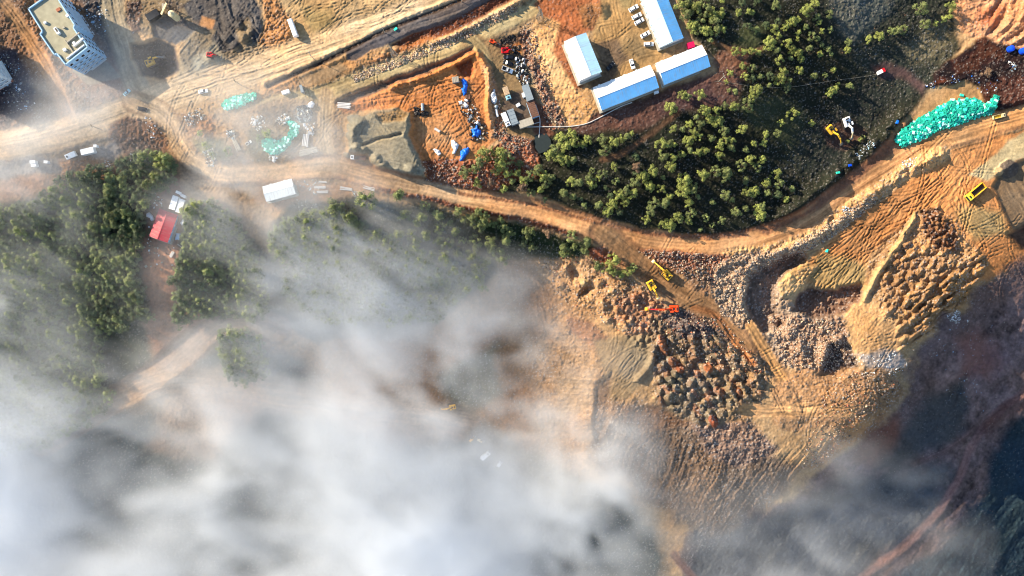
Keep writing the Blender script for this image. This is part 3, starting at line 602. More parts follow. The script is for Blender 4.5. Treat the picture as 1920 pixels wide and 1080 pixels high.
for k in range(nz):
    zz = gz[k]; kk = H/(H-zz)/S
    xx, yy = np.meshgrid(gx, gy); u = xx*kk+960; v = 540-yy*kk
    zg = bil(ZC, cu, cv, np.clip(u, -900, 2800), np.clip(v, -800, 1880))
    a = fog_opacity(u, v)
    tau = -np.log(1-a)
    th = 7+np.clip(-zg, 0, 90)*0.24                        # deeper fog over the valley
    hgt = (zz-zg-1.5)/th
    prof = ss(-.12, .1, hgt)*(1-ss(.35, 1.05, hgt+.14*noise3(xx, yy, zz, 40, 60)))
    wx = xx+9*fbm(xx, yy, 30, 3, 90); wy = yy+9*fbm(xx, yy, 30, 3, 91); n3 = .6*noise3(wx, wy, zz*1.2, 36, 70)+.75*noise3(wx*.8+wy*.4, wy, zz*1.2, 15, 80)
    nn = np.clip(1+1.35*n3*(1-.72*ss(.5, .85, a)), 0.12, 2.5)
    D[k] = tau*prof*nn/(th*0.62)
D[D < 0.0012] = 0
def fog_object():
    me = bpy.data.meshes.new('fog'); N_ = nx*ny*nz
    me.vertices.add(N_)
    zz, yy, xx = np.meshgrid(gz, gy, gx, indexing='ij')
    me.vertices.foreach_set('co', np.stack([xx, yy, zz], -1).astype(np.float32).reshape(-1))
    at_ = me.attributes.new('dens', 'FLOAT', 'POINT'); at_.data.foreach_set('value', D.reshape(-1))
    o = bpy.data.objects.new('fog', me); C.objects.link(o)
    g = bpy.data.node_groups.new('fog_volume', 'GeometryNodeTree')
    g.interface.new_socket('Geometry', in_out='INPUT', socket_type='NodeSocketGeometry')
    g.interface.new_socket('Geometry', in_out='OUTPUT', socket_type='NodeSocketGeometry')
    N = g.nodes; L = g.links
    gi = N.new('NodeGroupInput'); go = N.new('NodeGroupOutput')
    vc = N.new('GeometryNodeVolumeCube'); vc.inputs['Min'].default_value = (fx0, fy0, fz0); vc.inputs['Max'].default_value = (fx1, fy1, fz1)
    vc.inputs['Resolution X'].default_value = nx; vc.inputs['Resolution Y'].default_value = ny; vc.inputs['Resolution Z'].default_value = nz
    vc.inputs['Background'].default_value = 0
    pos = N.new('GeometryNodeInputPosition'); sep = N.new('ShaderNodeSeparateXYZ'); L.new(pos.outputs[0], sep.inputs[0])
    def m(op, a, b):
        q = N.new('ShaderNodeMath'); q.operation = op
        for s_, x in ((0, a), (1, b)):
            if isinstance(x, (int, float)): q.inputs[s_].default_value = x
            elif x is not None: L.new(x, q.inputs[s_])
        return q.outputs[0]
    def idx(o_, lo, hi, n_):
        f = m('FLOOR', m('MULTIPLY', m('SUBTRACT', o_, lo), n_/(hi-lo)), None)
        return m('MINIMUM', m('MAXIMUM', f, 0), n_-1)
    ix, iy, iz = idx(sep.outputs[0], fx0, fx1, nx), idx(sep.outputs[1], fy0, fy1, ny), idx(sep.outputs[2], fz0, fz1, nz)
    flat = m('ADD', ix, m('MULTIPLY', m('ADD', iy, m('MULTIPLY', iz, ny)), nx))
    na = N.new('GeometryNodeInputNamedAttribute'); na.data_type = 'FLOAT'; na.inputs['Name'].default_value = 'dens'
    si = N.new('GeometryNodeSampleIndex'); si.data_type = 'FLOAT'; si.domain = 'POINT'
    L.new(gi.outputs[0], si.inputs['Geometry']); L.new(na.outputs['Attribute'], si.inputs['Value']); L.new(flat, si.inputs['Index'])
    L.new(si.outputs[0], vc.inputs['Density'])
    sm = N.new('GeometryNodeSetMaterial'); L.new(vc.outputs[0], sm.inputs[0]); L.new(sm.outputs[0], go.inputs[0])
    vm = bpy.data.materials.new('fog'); vm.use_nodes = True; t = vm.node_tree; t.nodes.clear()
    pv = t.nodes.new('ShaderNodeVolumePrincipled'); om = t.nodes.new('ShaderNodeOutputMaterial'); t.links.new(pv.outputs[0], om.inputs['Volume'])
    pv.inputs['Color'].default_value = (.915, .936, .955, 1); pv.inputs['Density'].default_value = FOGD; pv.inputs['Anisotropy'].default_value = 0.0
    sm.inputs['Material'].default_value = vm; me.materials.append(vm)
    md = o.modifiers.new('fog_volume', 'NODES'); md.node_group = g
    tag(o, 'white and grey fog filling the valley and drifting over the forest', 'fog', None, 'stuff')
    return o
FOGD = 0.68
fog = fog_object()
# ------------------------------------------------------------------ mesh builder for things
class MB:
    def __init__(s): s.v = []; s.f = []
    def add(s, vs, fs, M=None):
        n = len(s.v); s.v += [tuple(M @ Vector(p)) if M is not None else tuple(p) for p in vs]; s.f += [tuple(n+i for i in f) for f in fs]; return s
    def box(s, x0, x1, y0, y1, z0, z1, M=None, tx=0, ty=0):
        vs = [(x0,y0,z0),(x1,y0,z0),(x1,y1,z0),(x0,y1,z0),(x0+tx,y0+ty,z1),(x1-tx,y0+ty,z1),(x1-tx,y1-ty,z1),(x0+tx,y1-ty,z1)]
        return s.add(vs, [(3,2,1,0),(4,5,6,7),(0,1,5,4),(1,2,6,5),(2,3,7,6),(3,0,4,7)], M)
    def prism(s, P, z0, z1, M=None):
        n = len(P); a = sum(P[i][0]*P[(i+1)%n][1]-P[(i+1)%n][0]*P[i][1] for i in range(n))
        if a < 0: P = P[::-1]
        vs = [(x, y, z0) for x, y in P]+[(x, y, z1) for x, y in P]
        return s.add(vs, [tuple(range(n))[::-1], tuple(range(n, 2*n))]+[(i, (i+1)%n, n+(i+1)%n, n+i) for i in range(n)], M)
    def side(s, P, y0, y1, M=None):              # profile in x,z swept across y
        n = len(P); vs = [(x, y0, z) for x, z in P]+[(x, y1, z) for x, z in P]
        return s.add(vs, [tuple(range(n)), tuple(range(n, 2*n))[::-1]]+[(n+i, n+(i+1)%n, (i+1)%n, i) for i in range(n)], M)
    def cyl(s, a, b, r, r2=None, n=10, M=None):
        a = Vector(a); b = Vector(b); r2 = r if r2 is None else r2; d = (b-a).normalized()
        u = d.orthogonal().normalized(); w_ = d.cross(u); vs = []
        for c, q in ((a, r), (b, r2)):
            for k in range(n): t = 2*math.pi*k/n; vs.append(c+(u*math.cos(t)+w_*math.sin(t))*q)
        return s.add(vs, [tuple(range(n))[::-1], tuple(range(n, 2*n))]+[(k, (k+1)%n, n+(k+1)%n, n+k) for k in range(n)], M)
    def ball(s, c, r, n=8, m=5, M=None, jit=0, rng=random, sz=1):
        vs = []; fs = []
        for j in range(m+1):
            ph = math.pi*j/m
            for k in range(n):
                t = 2*math.pi*k/n; q = r*(1+jit*(rng.random()-.5))
                vs.append((c[0]+q*math.sin(ph)*math.cos(t), c[1]+q*math.sin(ph)*math.sin(t), c[2]+q*math.cos(ph)*sz))
        for j in range(m):
            for k in range(n): fs.append((j*n+k, (j+1)*n+k, (j+1)*n+(k+1)%n, j*n+(k+1)%n))
        return s.add(vs, fs, M)
    def mesh(s, name, m, bev=0, smooth=False):
        me = bpy.data.meshes.new(name); me.from_pydata([tuple(p) for p in s.v], [], s.f); me.materials.append(m)
        if smooth: me.polygons.foreach_set('use_smooth', np.ones(len(me.polygons), bool))
        me.update(); return me
    def build(s, name, m, parent=None, bev=0, smooth=False, label=None):
        o = bpy.data.objects.new(name, s.mesh(name, m, bev, smooth)); C.objects.link(o)
        if parent: o.parent = parent
        if bev:
            q = o.modifiers.new('edge', 'BEVEL'); q.width = bev; q.segments = 2; q.limit_method = 'ANGLE'
        if label: o['label'] = label
        return o
def empty(name, loc, rz=0, label=None, cat=None, group=None, rx=0, ry=0):
    o = bpy.data.objects.new(name, None); C.objects.link(o); o.empty_display_size = 1
    o.location = loc; o.rotation_euler = (rx, ry, rz); return tag(o, label, cat, group)
def copy_tree(o, parent=None):
    c = o.copy(); C.objects.link(c)
    if parent: c.parent = parent
    for ch in list(o.children): copy_tree(ch, c)
    return c
def px_angle(dx, dy): return math.atan2(-dy, dx)   # picture direction -> world angle
def tilt(u, v, d=8):
    """slope of the ground under a thing, as rotations about x and y"""
    a, b = at(u-d, v), at(u+d, v); c, e = at(u, v+d), at(u, v-d)
    return math.atan2((e-c).z, (e-c).y), -math.atan2((b-a).z, (b-a).x)
def rest(o, u, v, rz, scale=1, d=8, lim=.25):
    """stand a thing on the ground, leaning with the slope"""
    rx, ry = tilt(u, v, d); rx = max(-lim, min(lim, rx)); ry = max(-lim, min(lim, ry))
    M = Matrix.Rotation(rx, 4, 'X') @ Matrix.Rotation(ry, 4, 'Y') @ Matrix.Rotation(rz, 4, 'Z')
    o.rotation_euler = M.to_euler(); g = zsoft(u, v, d*.6); o.location = at(u, v, 0, g); o.scale = (scale,)*3
ORD = ['nearest', 'second', 'third', 'fourth', 'fifth', 'sixth', 'seventh', 'eighth', 'ninth', 'tenth', 'eleventh', 'twelfth', 'thirteenth', 'fourteenth', 'fifteenth', 'sixteenth', 'seventeenth', 'eighteenth', 'nineteenth', 'twentieth',
 'twenty-first','twenty-second','twenty-third','twenty-fourth','twenty-fifth','twenty-sixth','twenty-seventh','twenty-eighth','twenty-ninth','thirtieth','thirty-first','thirty-second','thirty-third','thirty-fourth','thirty-fifth','thirty-sixth','thirty-seventh','thirty-eighth','thirty-ninth','fortieth']

# ------------------------------------------------------------------ trees
foliage = [mat('leaves_yellow_green', (.235,.260,.062), .7, 0, .35, .9, rnd=.2), mat('leaves_olive', (.155,.18,.058), .7, 0, .35, .9, rnd=.2), mat('leaves_dark', (.070,.095,.038), .7, 0, .35, .9, rnd=.2), mat('leaves_brown', (.20,.125,.075), .8, 0, .3, .9)]
bark = mat('bark', (.10,.07,.05), .9)
def crown_mesh(seed, col, lobes=13, per=92, name='crown'):
    r = random.Random(seed); vs = []; fs = []
    L = []
    for k in range(lobes):
        t = 2*math.pi*(k/lobes*2.3+r.random()*.2); q = r.uniform(.25, .86) if k else 0
        L.append((q*math.cos(t), q*math.sin(t), 1.35-q*r.uniform(.5, 1.1)+r.uniform(-.1, .25), r.uniform(.2, .36)))
    L.append((0, 0, 1.75, .24))
    for (x, y, z, q) in L:
        for _ in range(per):
            d = Vector((r.gauss(0, 1), r.gauss(0, 1), r.gauss(0, 1)+.25)).normalized()
            p = Vector((x, y, z))+d*q*r.uniform(.55, 1.12)
            n = (d+Vector((r.uniform(-.7, .7), r.uniform(-.7, .7), r.uniform(-.2, .8)))).normalized()
            a = n.orthogonal().normalized(); b = n.cross(a); sA = r.uniform(.04, .08); sB = sA*r.uniform(.5, .9); th = r.random()*6.3
            a, b = a*math.cos(th)+b*math.sin(th), b*math.cos(th)-a*math.sin(th)
            i = len(vs); vs += [p-a*sA, p-b*sB, p+a*sA, p+b*sB]; fs.append((i, i+1, i+2, i+3))
    me = bpy.data.meshes.new(name); me.from_pydata([tuple(v) for v in vs], [], fs); me.materials.append(foliage[col]); me.update(); return me
def trunk_mesh(seed):
    r = random.Random(seed); m = MB(); m.cyl((0, 0, -.3), (0.03, .02, 1.5), .075, .03, 7)
    for k in range(6):
        t = k*1.1+r.random(); z = .5+.14*k; m.cyl((0.01, .01, z), (.6*math.cos(t), .6*math.sin(t), z+.35), .03, .012, 5)
    return m.mesh('trunk', bark)
crowns = {c: [crown_mesh(10*c+k, c, lobes=11+2*(k % 3)) for k in range(5)] for c in range(4)}
trunks = [trunk_mesh(k) for k in range(4)]
def reg(s, ox, oy, sc_): return [(ox+a/sc_, oy+b/sc_, c/sc_) for a, b, c in s]
T = []
T += reg([(285,145,40),(365,65,35),(395,75,30),(480,65,40),(640,135,30),(705,140,40),(715,40,28),(860,30,45),(830,80,30),(800,120,40),(820,150,30),(515,170,40),(590,165,30),(545,225,30),(600,240,40),(450,215,25),(410,260,28),(485,260,35),(300,292,32),(358,295,25),(435,315,35),(400,370,38),(470,345,28),(645,300,38),(765,297,38),(920,330,28),(1005,325,30),(1025,255,25),(1110,190,40),(910,385,28),(840,390,25),(225,400,45),(270,390,30),(235,480,35),(300,400,25),(300,490,30),(358,465,30),(410,435,28),(465,450,35),(505,445,40),(555,360,30),(615,400,38),(650,365,30),(690,370,32),(690,420,30),(610,475,35),(785,435,28),(760,535,40),(815,500,38),(285,550,40),(160,580,45),(95,610,40),(40,660,40),(30,730,40),(140,680,35),(220,700,35),(500,600,45),(585,580,40),(660,580,45),(650,620,35),(375,640,50),(370,710,50),(430,700,45),(785,640,32),(995,595,40),(930,655,32),(1010,660,35),(800,720,35),(845,715,38),(655,740,38),(935,730,28),(1060,770,28),(725,855,38),(885,875,40),(895,820,35),(870,820,25),(165,790,42),(150,850,40),(245,790,42),(275,750,30),(400,790,38),(330,880,40),(115,910,32),(275,940,42),(220,935,30),(340,910,30),(415,860,40),(400,915,32),(520,890,28),(565,945,20),(620,910,30),(480,975,20),(560,790,25),(1100,700,28),(870,550,32),(900,500,28),(1230,255,25)], 1180, 160, 3.6)
T += reg([(75,10,35),(60,150,50),(75,100,30),(240,125,45),(345,110,35),(390,120,25),(620,50,55),(720,270,38),(600,285,50),(640,350,40),(560,430,70),(790,210,50),(850,200,35),(920,110,60),(960,70,50),(1020,40,50),(1160,140,45),(1040,170,40),(925,270,35),(990,360,50),(1040,390,35),(1085,310,30),(1060,230,35),(850,330,35),(840,390,25),(740,430,50),(630,510,45),(790,500,45),(850,530,50),(770,590,35),(660,600,50),(880,590,35),(220,510,45),(200,540,30),(290,530,40),(370,520,50),(440,530,35),(280,670,45),(310,775,42),(385,690,45),(155,740,38),(115,825,28),(470,770,35),(700,720,50),(670,800,60),(690,760,50),(860,715,50),(1010,770,45),(1120,760,30),(430,900,45),(390,980,35),(210,920,35),(150,910,25),(190,1060,40),(330,1040,50),(90,1060,35),(1180,920,45),(1220,900,40),(1250,850,25),(1160,960,35),(1370,870,38),(1070,550,35),(1150,500,40),(1180,550,30),(1360,430,45),(1350,500,35),(1565,390,45),(1680,360,50),(1210,700,30),(1170,300,35)], 1340, 0, 5.4)
T += reg([(295,350,65),(390,310,40),(450,310,50),(520,290,45),(690,70,75),(740,230,60),(1000,70,65),(985,165,35),(920,190,35),(840,230,30)], 1600, 0, 5.4)
T += reg([(1160,50,70),(1220,130,60),(1300,60,60),(1400,90,65),(1460,130,60),(1280,230,60),(1350,200,55),(1480,200,60),(1530,150,50),(1400,280,60),(1330,270,45),(1500,270,50),(1435,370,35),(1550,270,40),(1550,30,50),(1390,10,50),(1230,20,50)], 1040, 0, 4.909)
T += reg([(1045,230,50),(960,270,60),(900,370,60),(930,430,60),(860,400,50),(1000,330,60),(1060,300,50),(990,450,50),(1060,450,40),(1180,270,45),(1140,310,40),(1310,280,50),(1400,300,50),(1460,270,40),(1510,250,35),(1550,225,25),(1330,360,50),(1290,380,30),(1405,500,42),(1310,570,45),(1270,600,30),(1220,530,25),(1420,630,35),(1040,630,45),(1110,640,50),(1190,600,45),(1210,650,45),(870,600,50),(800,590,50),(760,530,50),(690,580,50),(640,620,45),(820,640,45),(780,700,40),(700,730,40),(980,730,50),(1060,760,40),(1150,830,30),(1270,830,45),(1390,820,50),(1350,880,45),(1440,750,45),(1500,800,40),(1500,710,45),(300,400,70),(270,460,60),(440,400,60),(370,370,40),(150,560,60),(230,520,50),(420,540,50),(440,480,60),(520,430,50),(600,480,40),(250,640,45),(475,690,35),(540,630,35),(500,560,45),(580,560,40),(20,980,40),(260,890,45),(310,920,45)], 840, 200, 4.5)
BROWN = reg([(360,640,40),(625,680,45),(1590,500,38)], 840, 200, 4.5)+reg([(50,560,35)], 1180, 160, 3.6)+[(1029,437,11),(1105,490,9),(1855,135,9)]
T += reg([(680,215,45),(790,230,45),(760,260,40),(810,160,35),(900,220,45),(980,265,30),(1030,190,35),(1065,250,30),(1170,190,35),(1120,240,45),(1190,260,45),(1160,290,40),(1300,250,30),(1320,290,40),(1250,270,30),(1010,320,40),(900,300,40),(820,340,45),(1050,380,30),(1130,390,50),(1240,390,45),(1240,440,40),(1335,380,45),(1360,330,35),(1460,330,35),(1500,320,30),(1445,400,30),(1500,420,35),(1470,370,30),(1120,480,50),(1205,520,45),(1310,500,50),(1300,450,35),(1140,540,50),(1140,580,40),(950,400,50),(900,380,40),(750,380,45),(730,340,40),(940,480,50),(860,470,45),(1020,460,40),(1000,560,50),(820,520,45),(640,340,45),(560,380,50),(500,330,45),(600,440,50),(460,460,50),(700,460,45),(780,600,50),(900,600,45),(1080,640,40),(1180,680,40),(230,170,65),(430,110,70),(330,230,60),(60,260,60),(120,400,50),(250,300,60),(640,90,50)], 560, 340, 3.43)
T += reg([(440,160,45),(375,250,45),(445,240,30),(545,200,45),(530,270,40),(380,300,30),(620,380,45),(740,340,50),(700,400,45),(850,420,45),(790,440,35),(740,420,40),(880,390,30)], 960, 400, 3.857)
T += [(1620,257,5),(1590,265,4),(1612,262,5),(300,300,15),(310,318,13),(292,330,14),(278,345,14),(305,350,12),(368,385,13),(372,400,12),(345,395,10),(205,318,7),(385,272,8),(425,284,9),(374,250,6),(500,251,9),(486,259,7),(398,290,7)]
keep = []
for t in T:
    if t[1] < -8: continue
    if all((t[0]-k[0])**2+(t[1]-k[1])**2 > (0.55*min(t[2], k[2])+3)**2 for k in keep): keep.append(t)
# woods half lost in fog
rt = random.Random(5)
def inpoly(P, x, y):
    c = False
    for i in range(len(P)):
        ax, ay = P[i-1]; bx, by = P[i]
        if (ay > y) != (by > y) and x < (bx-ax)*(y-ay)/(by-ay)+ax: c = not c
    return c
WOODS = [[(-30,400),(60,375),(110,335),(180,315),(250,290),(320,290),(322,335),(275,385),(255,450),(255,520),(285,600),(300,690),(240,720),(180,780),(90,830),(-30,850)],
 [(352,385),(380,372),(425,395),(480,470),(500,560),(480,595),(400,590),(330,605),(330,520),(345,450)],[(505,440),(560,400),(640,400),(900,520),(820,600),(600,600),(540,540)],[(415,620),(490,625),(500,700),(440,720),(415,670)]]
wood = []
for P_ in WOODS:
    xs = [p[0] for p in P_]; ys = [p[1] for p in P_]
    for _ in range(9000):
        x = rt.uniform(min(xs), max(xs)); y = rt.uniform(min(ys), max(ys))
        if not inpoly(P_, x, y) or (x < 300 and 600 < y and x > 190 and vnoise(np.array([x/60]), np.array([y/60]), 3)[0] > .6): continue
        r_ = rt.uniform(8.5, 15)
        if all((x-k[0])**2+(y-k[1])**2 > (7.5+.32*r_)**2 for k in wood) and all((x-k[0])**2+(y-k[1])**2 > 11**2 for k in keep): wood.append((x, y, r_))
EXTRA = []
for P_ in ([(1170,290),(1480,330),(1480,420),(1250,428),(1130,400),(1040,350)], [(900,370),(1030,340),(1180,300),(1180,400),(1100,395),(960,375)], [(1260,-10),(1430,-10),(1500,40),(1400,60),(1290,50)], [(1350,90),(1560,60),(1530,160),(1400,170)]):
    xs = [p[0] for p in P_]; ys = [p[1] for p in P_]
    for _ in range(30):
        x = rt.uniform(min(xs), max(xs)); y = rt.uniform(min(ys), max(ys)); r_ = rt.uniform(5, 9)
        if inpoly(P_, x, y) and all((x-k[0])**2+(y-k[1])**2 > (k[2]*.8+r_*.6+1)**2 for k in keep+EXTRA): EXTRA.append((x, y, r_))
LAND = [('the truck yard pond',1017,269),('the yellow excavator on the grass',1562,255),('the long white prefab with blue slope',1175,165),('the long prefab at the top edge',1245,40),('the shorter blue and white prefab',1280,120),
 ('the bend of the haul road',1420,440),('the yellow excavators on the ramp',1240,505),('the red roofed house',307,423),('the small white prefab',523,356),('the blue tarp by the bushes',873,290),('the mint green bag heap',1780,225),('the red and white trailer on the grass',1655,133),
 ('the sand stockpile',720,270),('the stony slope at the top',1640,40),('the tight wood centre',1300,300),('the small wood below the top edge',1450,60),('the fogged wood',820,450),('the bare road bank',1000,400),('the yellow digger in fog',845,762)]
def compass(dx, dy):
    a = math.degrees(math.atan2(-dy, dx)) % 360
    return ['right of', 'above and right of', 'above', 'above and left of', 'left of', 'below and left of', 'below', 'below and right of'][int((a+22.5)//45) % 8]
allt = [(x, y, r_, (0 if rt.random() < .62 else 1)) for x, y, r_ in keep]+[(x, y, r_, 2 if rt.random() < .6 else 1) for x, y, r_ in EXTRA]+[(x, y, r_, 3) for x, y, r_ in BROWN]
wood.sort(key=lambda t: -t[2]*(1-float(bil(FO, fgu, fgv, np.array([min(max(t[0],0.),1919.)]), np.array([min(t[1], 1079.)]))[0])))
allt = [(x, y, r_, (c if not (620 < x < 1120 and y > 360) else (1 if c < 2 else c))) for x, y, r_, c in allt]
allt.sort(key=lambda t: -t[2]*(1-.7*float(bil(FO, fgu, fgv, np.array([min(max(t[0],0.),1919.)]), np.array([min(max(t[1],0.), 1079.)]))[0])))
single = allt[:262]+[(x, y, r_, 2 if rt.random() < .6 else 1) for x, y, r_ in wood[:36]]
mass = allt[262:]+[(x, y, r_, 2 if rt.random() < .55 else 1) for x, y, r_ in wood[36:]]
def sizeword(r_): return 'tall broad' if r_ > 12 else 'large' if r_ > 10 else 'medium' if r_ > 8 else 'small' if r_ > 6 else 'tiny'
cols_ = ['bright yellow-green', 'olive green', 'dark green', 'dry brown']
bucket = {}
for t in single:
    li = min(range(len(LAND)), key=lambda i: (LAND[i][1]-t[0])**2+(LAND[i][2]-t[1])**2)
    dx, dy = t[0]-LAND[li][1], t[1]-LAND[li][2]
    bucket.setdefault((cols_[t[3]], compass(dx, dy), LAND[li][0]), []).append((math.hypot(dx, dy), t))
tlab = {}
for (c_, d_, n_), ls in bucket.items():
    ls.sort(key=lambda q: q[0])
    for k, (_, t) in enumerate(ls):
        tlab[t] = f"{sizeword(t[2])} {c_} tree, {ORD[k] if k == 0 or len(ls) > 1 and k else 'nearest'} {'' if k == 0 else 'nearest '}{d_} {n_}"
        if len(tlab[t].split()) > 16: tlab[t] = tlab[t].split(' ', 2 if sizeword(t[2]) == 'tall broad' else 1)[-1].replace('long prefab', 'prefab').replace('bright ', '')
def tree_xf(t, k):
    x, y, r_, c_ = t; g = zat(x, y); hh = r_*S*2.0*rt.uniform(.85, 1.15)
    # the crown (about 0.6 of the height up) stands where the photo shows it
    p = at(x, y, hh*.62); sxy = r_*S*(H-g)/H*(1.08 if x > 600 else 1.22)
    return (p.x, p.y, zat(960+p.x*H/(H-g)/S, 540-p.y*H/(H-g)/S)-.15), (sxy, sxy*rt.uniform(.88, 1.12), hh*.62), rt.uniform(0, 6.28)
for k, t in enumerate(single):
    loc, s_, rz = tree_xf(t, k); kind = 'pine_tree' if t[3] < 3 else 'dry_tree'
    o = empty(kind, loc, rz, tlab[t], 'tree', 'trees on the slopes around the works'); o.scale = s_
    for nm, me in (('trunk', trunks[k % 4]), ('crown', crowns[t[3]][k % 5])):
        q = bpy.data.objects.new(nm, me); C.objects.link(q); q.parent = o
def mass_mesh(items, meshes, name, m_of):
    """many trees past the first three hundred, as one mesh"""
    VS = []; FS = []; MI = []; off = 0
    cache = {}
    for me in meshes:
        a = np.empty(len(me.vertices)*3); me.vertices.foreach_get('co', a); f = np.empty(len(me.loops), int); me.loops.foreach_get('vertex_index', f); cache[me.name] = (a.reshape(-1, 3), f)
    for k, t in enumerate(items):
        loc, s_, rz = tree_xf(t, k); me = crowns[t[3]][k % 5]; a, f = cache[me.name]
        ca, sa = math.cos(rz), math.sin(rz); q = a*np.array(s_); q = np.stack([q[:, 0]*ca-q[:, 1]*sa, q[:, 0]*sa+q[:, 1]*ca, q[:, 2]], -1)+np.array(loc)
        VS.append(q); FS.append(f+off); off += len(a); MI.append(np.full(len(f)//4, t[3], np.int32))
    V_ = np.concatenate(VS); F_ = np.concatenate(FS).astype(np.int32); me = bpy.data.meshes.new(name)
    me.vertices.add(len(V_)); me.vertices.foreach_set('co', V_.astype(np.float32).reshape(-1)); me.loops.add(len(F_)); me.loops.foreach_set('vertex_index', F_)
    nf = len(F_)//4; me.polygons.add(nf); me.polygons.foreach_set('loop_start', np.arange(nf, dtype=np.int32)*4)
    for m_ in foliage: me.materials.append(m_)
    me.polygons.foreach_set('material_index', np.concatenate(MI)); me.update(calc_edges=True)
    o = bpy.data.objects.new(name, me); C.objects.link(o); return o
fo = mass_mesh(mass, [m_ for c_ in crowns for m_ in crowns[c_]], 'woodland', None)
tag(fo, 'green woodland seen through drifting fog on the valley side', 'woodland', None, 'stuff')
print('TREES', len(keep), len(EXTRA), len(wood), len(single), len(mass))
# ------------------------------------------------------------------ materials for things
def pm_(name, c, r=.5, met=0, var=.06, rnd=0, sc_=.8): return mat(name, tuple(lin(c)), r, met, var, sc_, rnd=rnd)
def streak(m):
    '''grime and rust running down the sheets, joints between them'''
    t = m.node_tree; N = t.nodes; L = t.links; bs = N['Principled BSDF']; src = bs.inputs['Base Color'].links[0].from_socket
    tc = N.new('ShaderNodeTexCoord'); mp = N.new('ShaderNodeMapping'); mp.inputs['Scale'].default_value = (1.6, .16, .2); L.new(tc.outputs['Object'], mp.inputs[0])
    no = N.new('ShaderNodeTexNoise'); no.inputs['Scale'].default_value = 1.2; no.inputs['Detail'].default_value = 6; L.new(mp.outputs[0], no.inputs['Vector'])
    cr = N.new('ShaderNodeMapRange'); cr.inputs['From Min'].default_value = .5; cr.inputs['From Max'].default_value = .72; cr.inputs['To Max'].default_value = .4; L.new(no.outputs['Fac'], cr.inputs['Value'])
    mx = N.new('ShaderNodeMixRGB'); mx.inputs[2].default_value = (.28, .22, .17, 1); L.new(cr.outputs[0], mx.inputs[0]); L.new(src, mx.inputs[1]); L.new(mx.outputs[0], bs.inputs['Base Color'])
M_white = pm_('white_paint', (225,226,224), .35); M_black = pm_('black_paint', (22,24,28), .3); M_glass = pm_('dark_glass', (20,30,46), .12)
M_rubber = pm_('rubber', (24,23,22), .9); M_yellow = pm_('yellow_paint', (214,164,44), .55, var=.28); M_lime = pm_('pale_yellow_paint', (214,206,60), .45, var=.12); M_orange = pm_('orange_paint', (222,72,22), .45, var=.12)
M_steel = pm_('worn_steel', (120,116,108), .5, .4, .2); M_dark = pm_('dark_metal', (46,42,40), .6, .2, .2); M_red = pm_('red_paint', (200,24,30), .4)
M_cream = pm_('cream_paint', (206,190,146), .5, var=.15); M_teal = pm_('pale_blue_paint', (150,196,204), .35); M_rust = pm_('rust_brown', (104,74,58), .8, 0, .25)
M_roofw = pm_('white_roof_sheet', (214,218,214), .45, 0, .07, sc_=.25); streak(M_roofw); M_roofb = pm_('blue_roof_sheet', (98,164,214), .4, 0, .10, sc_=.25); streak(M_roofb); M_roofl = pm_('pale_blue_roof_sheet', (168,204,220), .45, 0, .07, sc_=.25); streak(M_roofl)  # bluer sheet colour goes on the slope opposite the A-B eave
M_roofr = pm_('red_roof_sheet', (168,34,52), .55, 0, .12, sc_=.3); streak(M_roofr); M_wallw = pm_('white_wall', (206,208,206), .7); M_wallb = pm_('pale_blue_wall', (150,184,210), .7); M_brick = pm_('bare_brick', (150,92,66), .85, 0, .2, sc_=2)
M_conc = pm_('concrete', (158,150,134), .9, 0, .15); M_roofdeck = pm_('roof_membrane', (150,144,120), .95, 0, .15, sc_=.4)
M_mint = pm_('mint_bag', (46,200,170), .6, 0, .22, rnd=.5, sc_=1.5); M_mintp = pm_('pale_mint_bag', (170,232,214), .6, 0, .12, rnd=.2, sc_=1.5)
M_tarp = pm_('blue_tarp', (24,104,206), .4, 0, .15, sc_=.7); M_sheet = pm_('white_sheet', (214,214,212), .6, 0, .1, sc_=.7); M_grey = pm_('grey_sheet_metal', (132,142,146), .5, .2, .1)
M_tan = pm_('tan_canvas', (182,156,124), .8); M_mag = pm_('magenta_sheet', (196,18,74), .5); M_water = pm_('pond_water', (46,52,50), .08, 0, .05); M_pipe = pm_('pipe_plastic', (190,186,180), .5, var=.1); M_deep = pm_('blue_plastic', (14,70,200), .4)

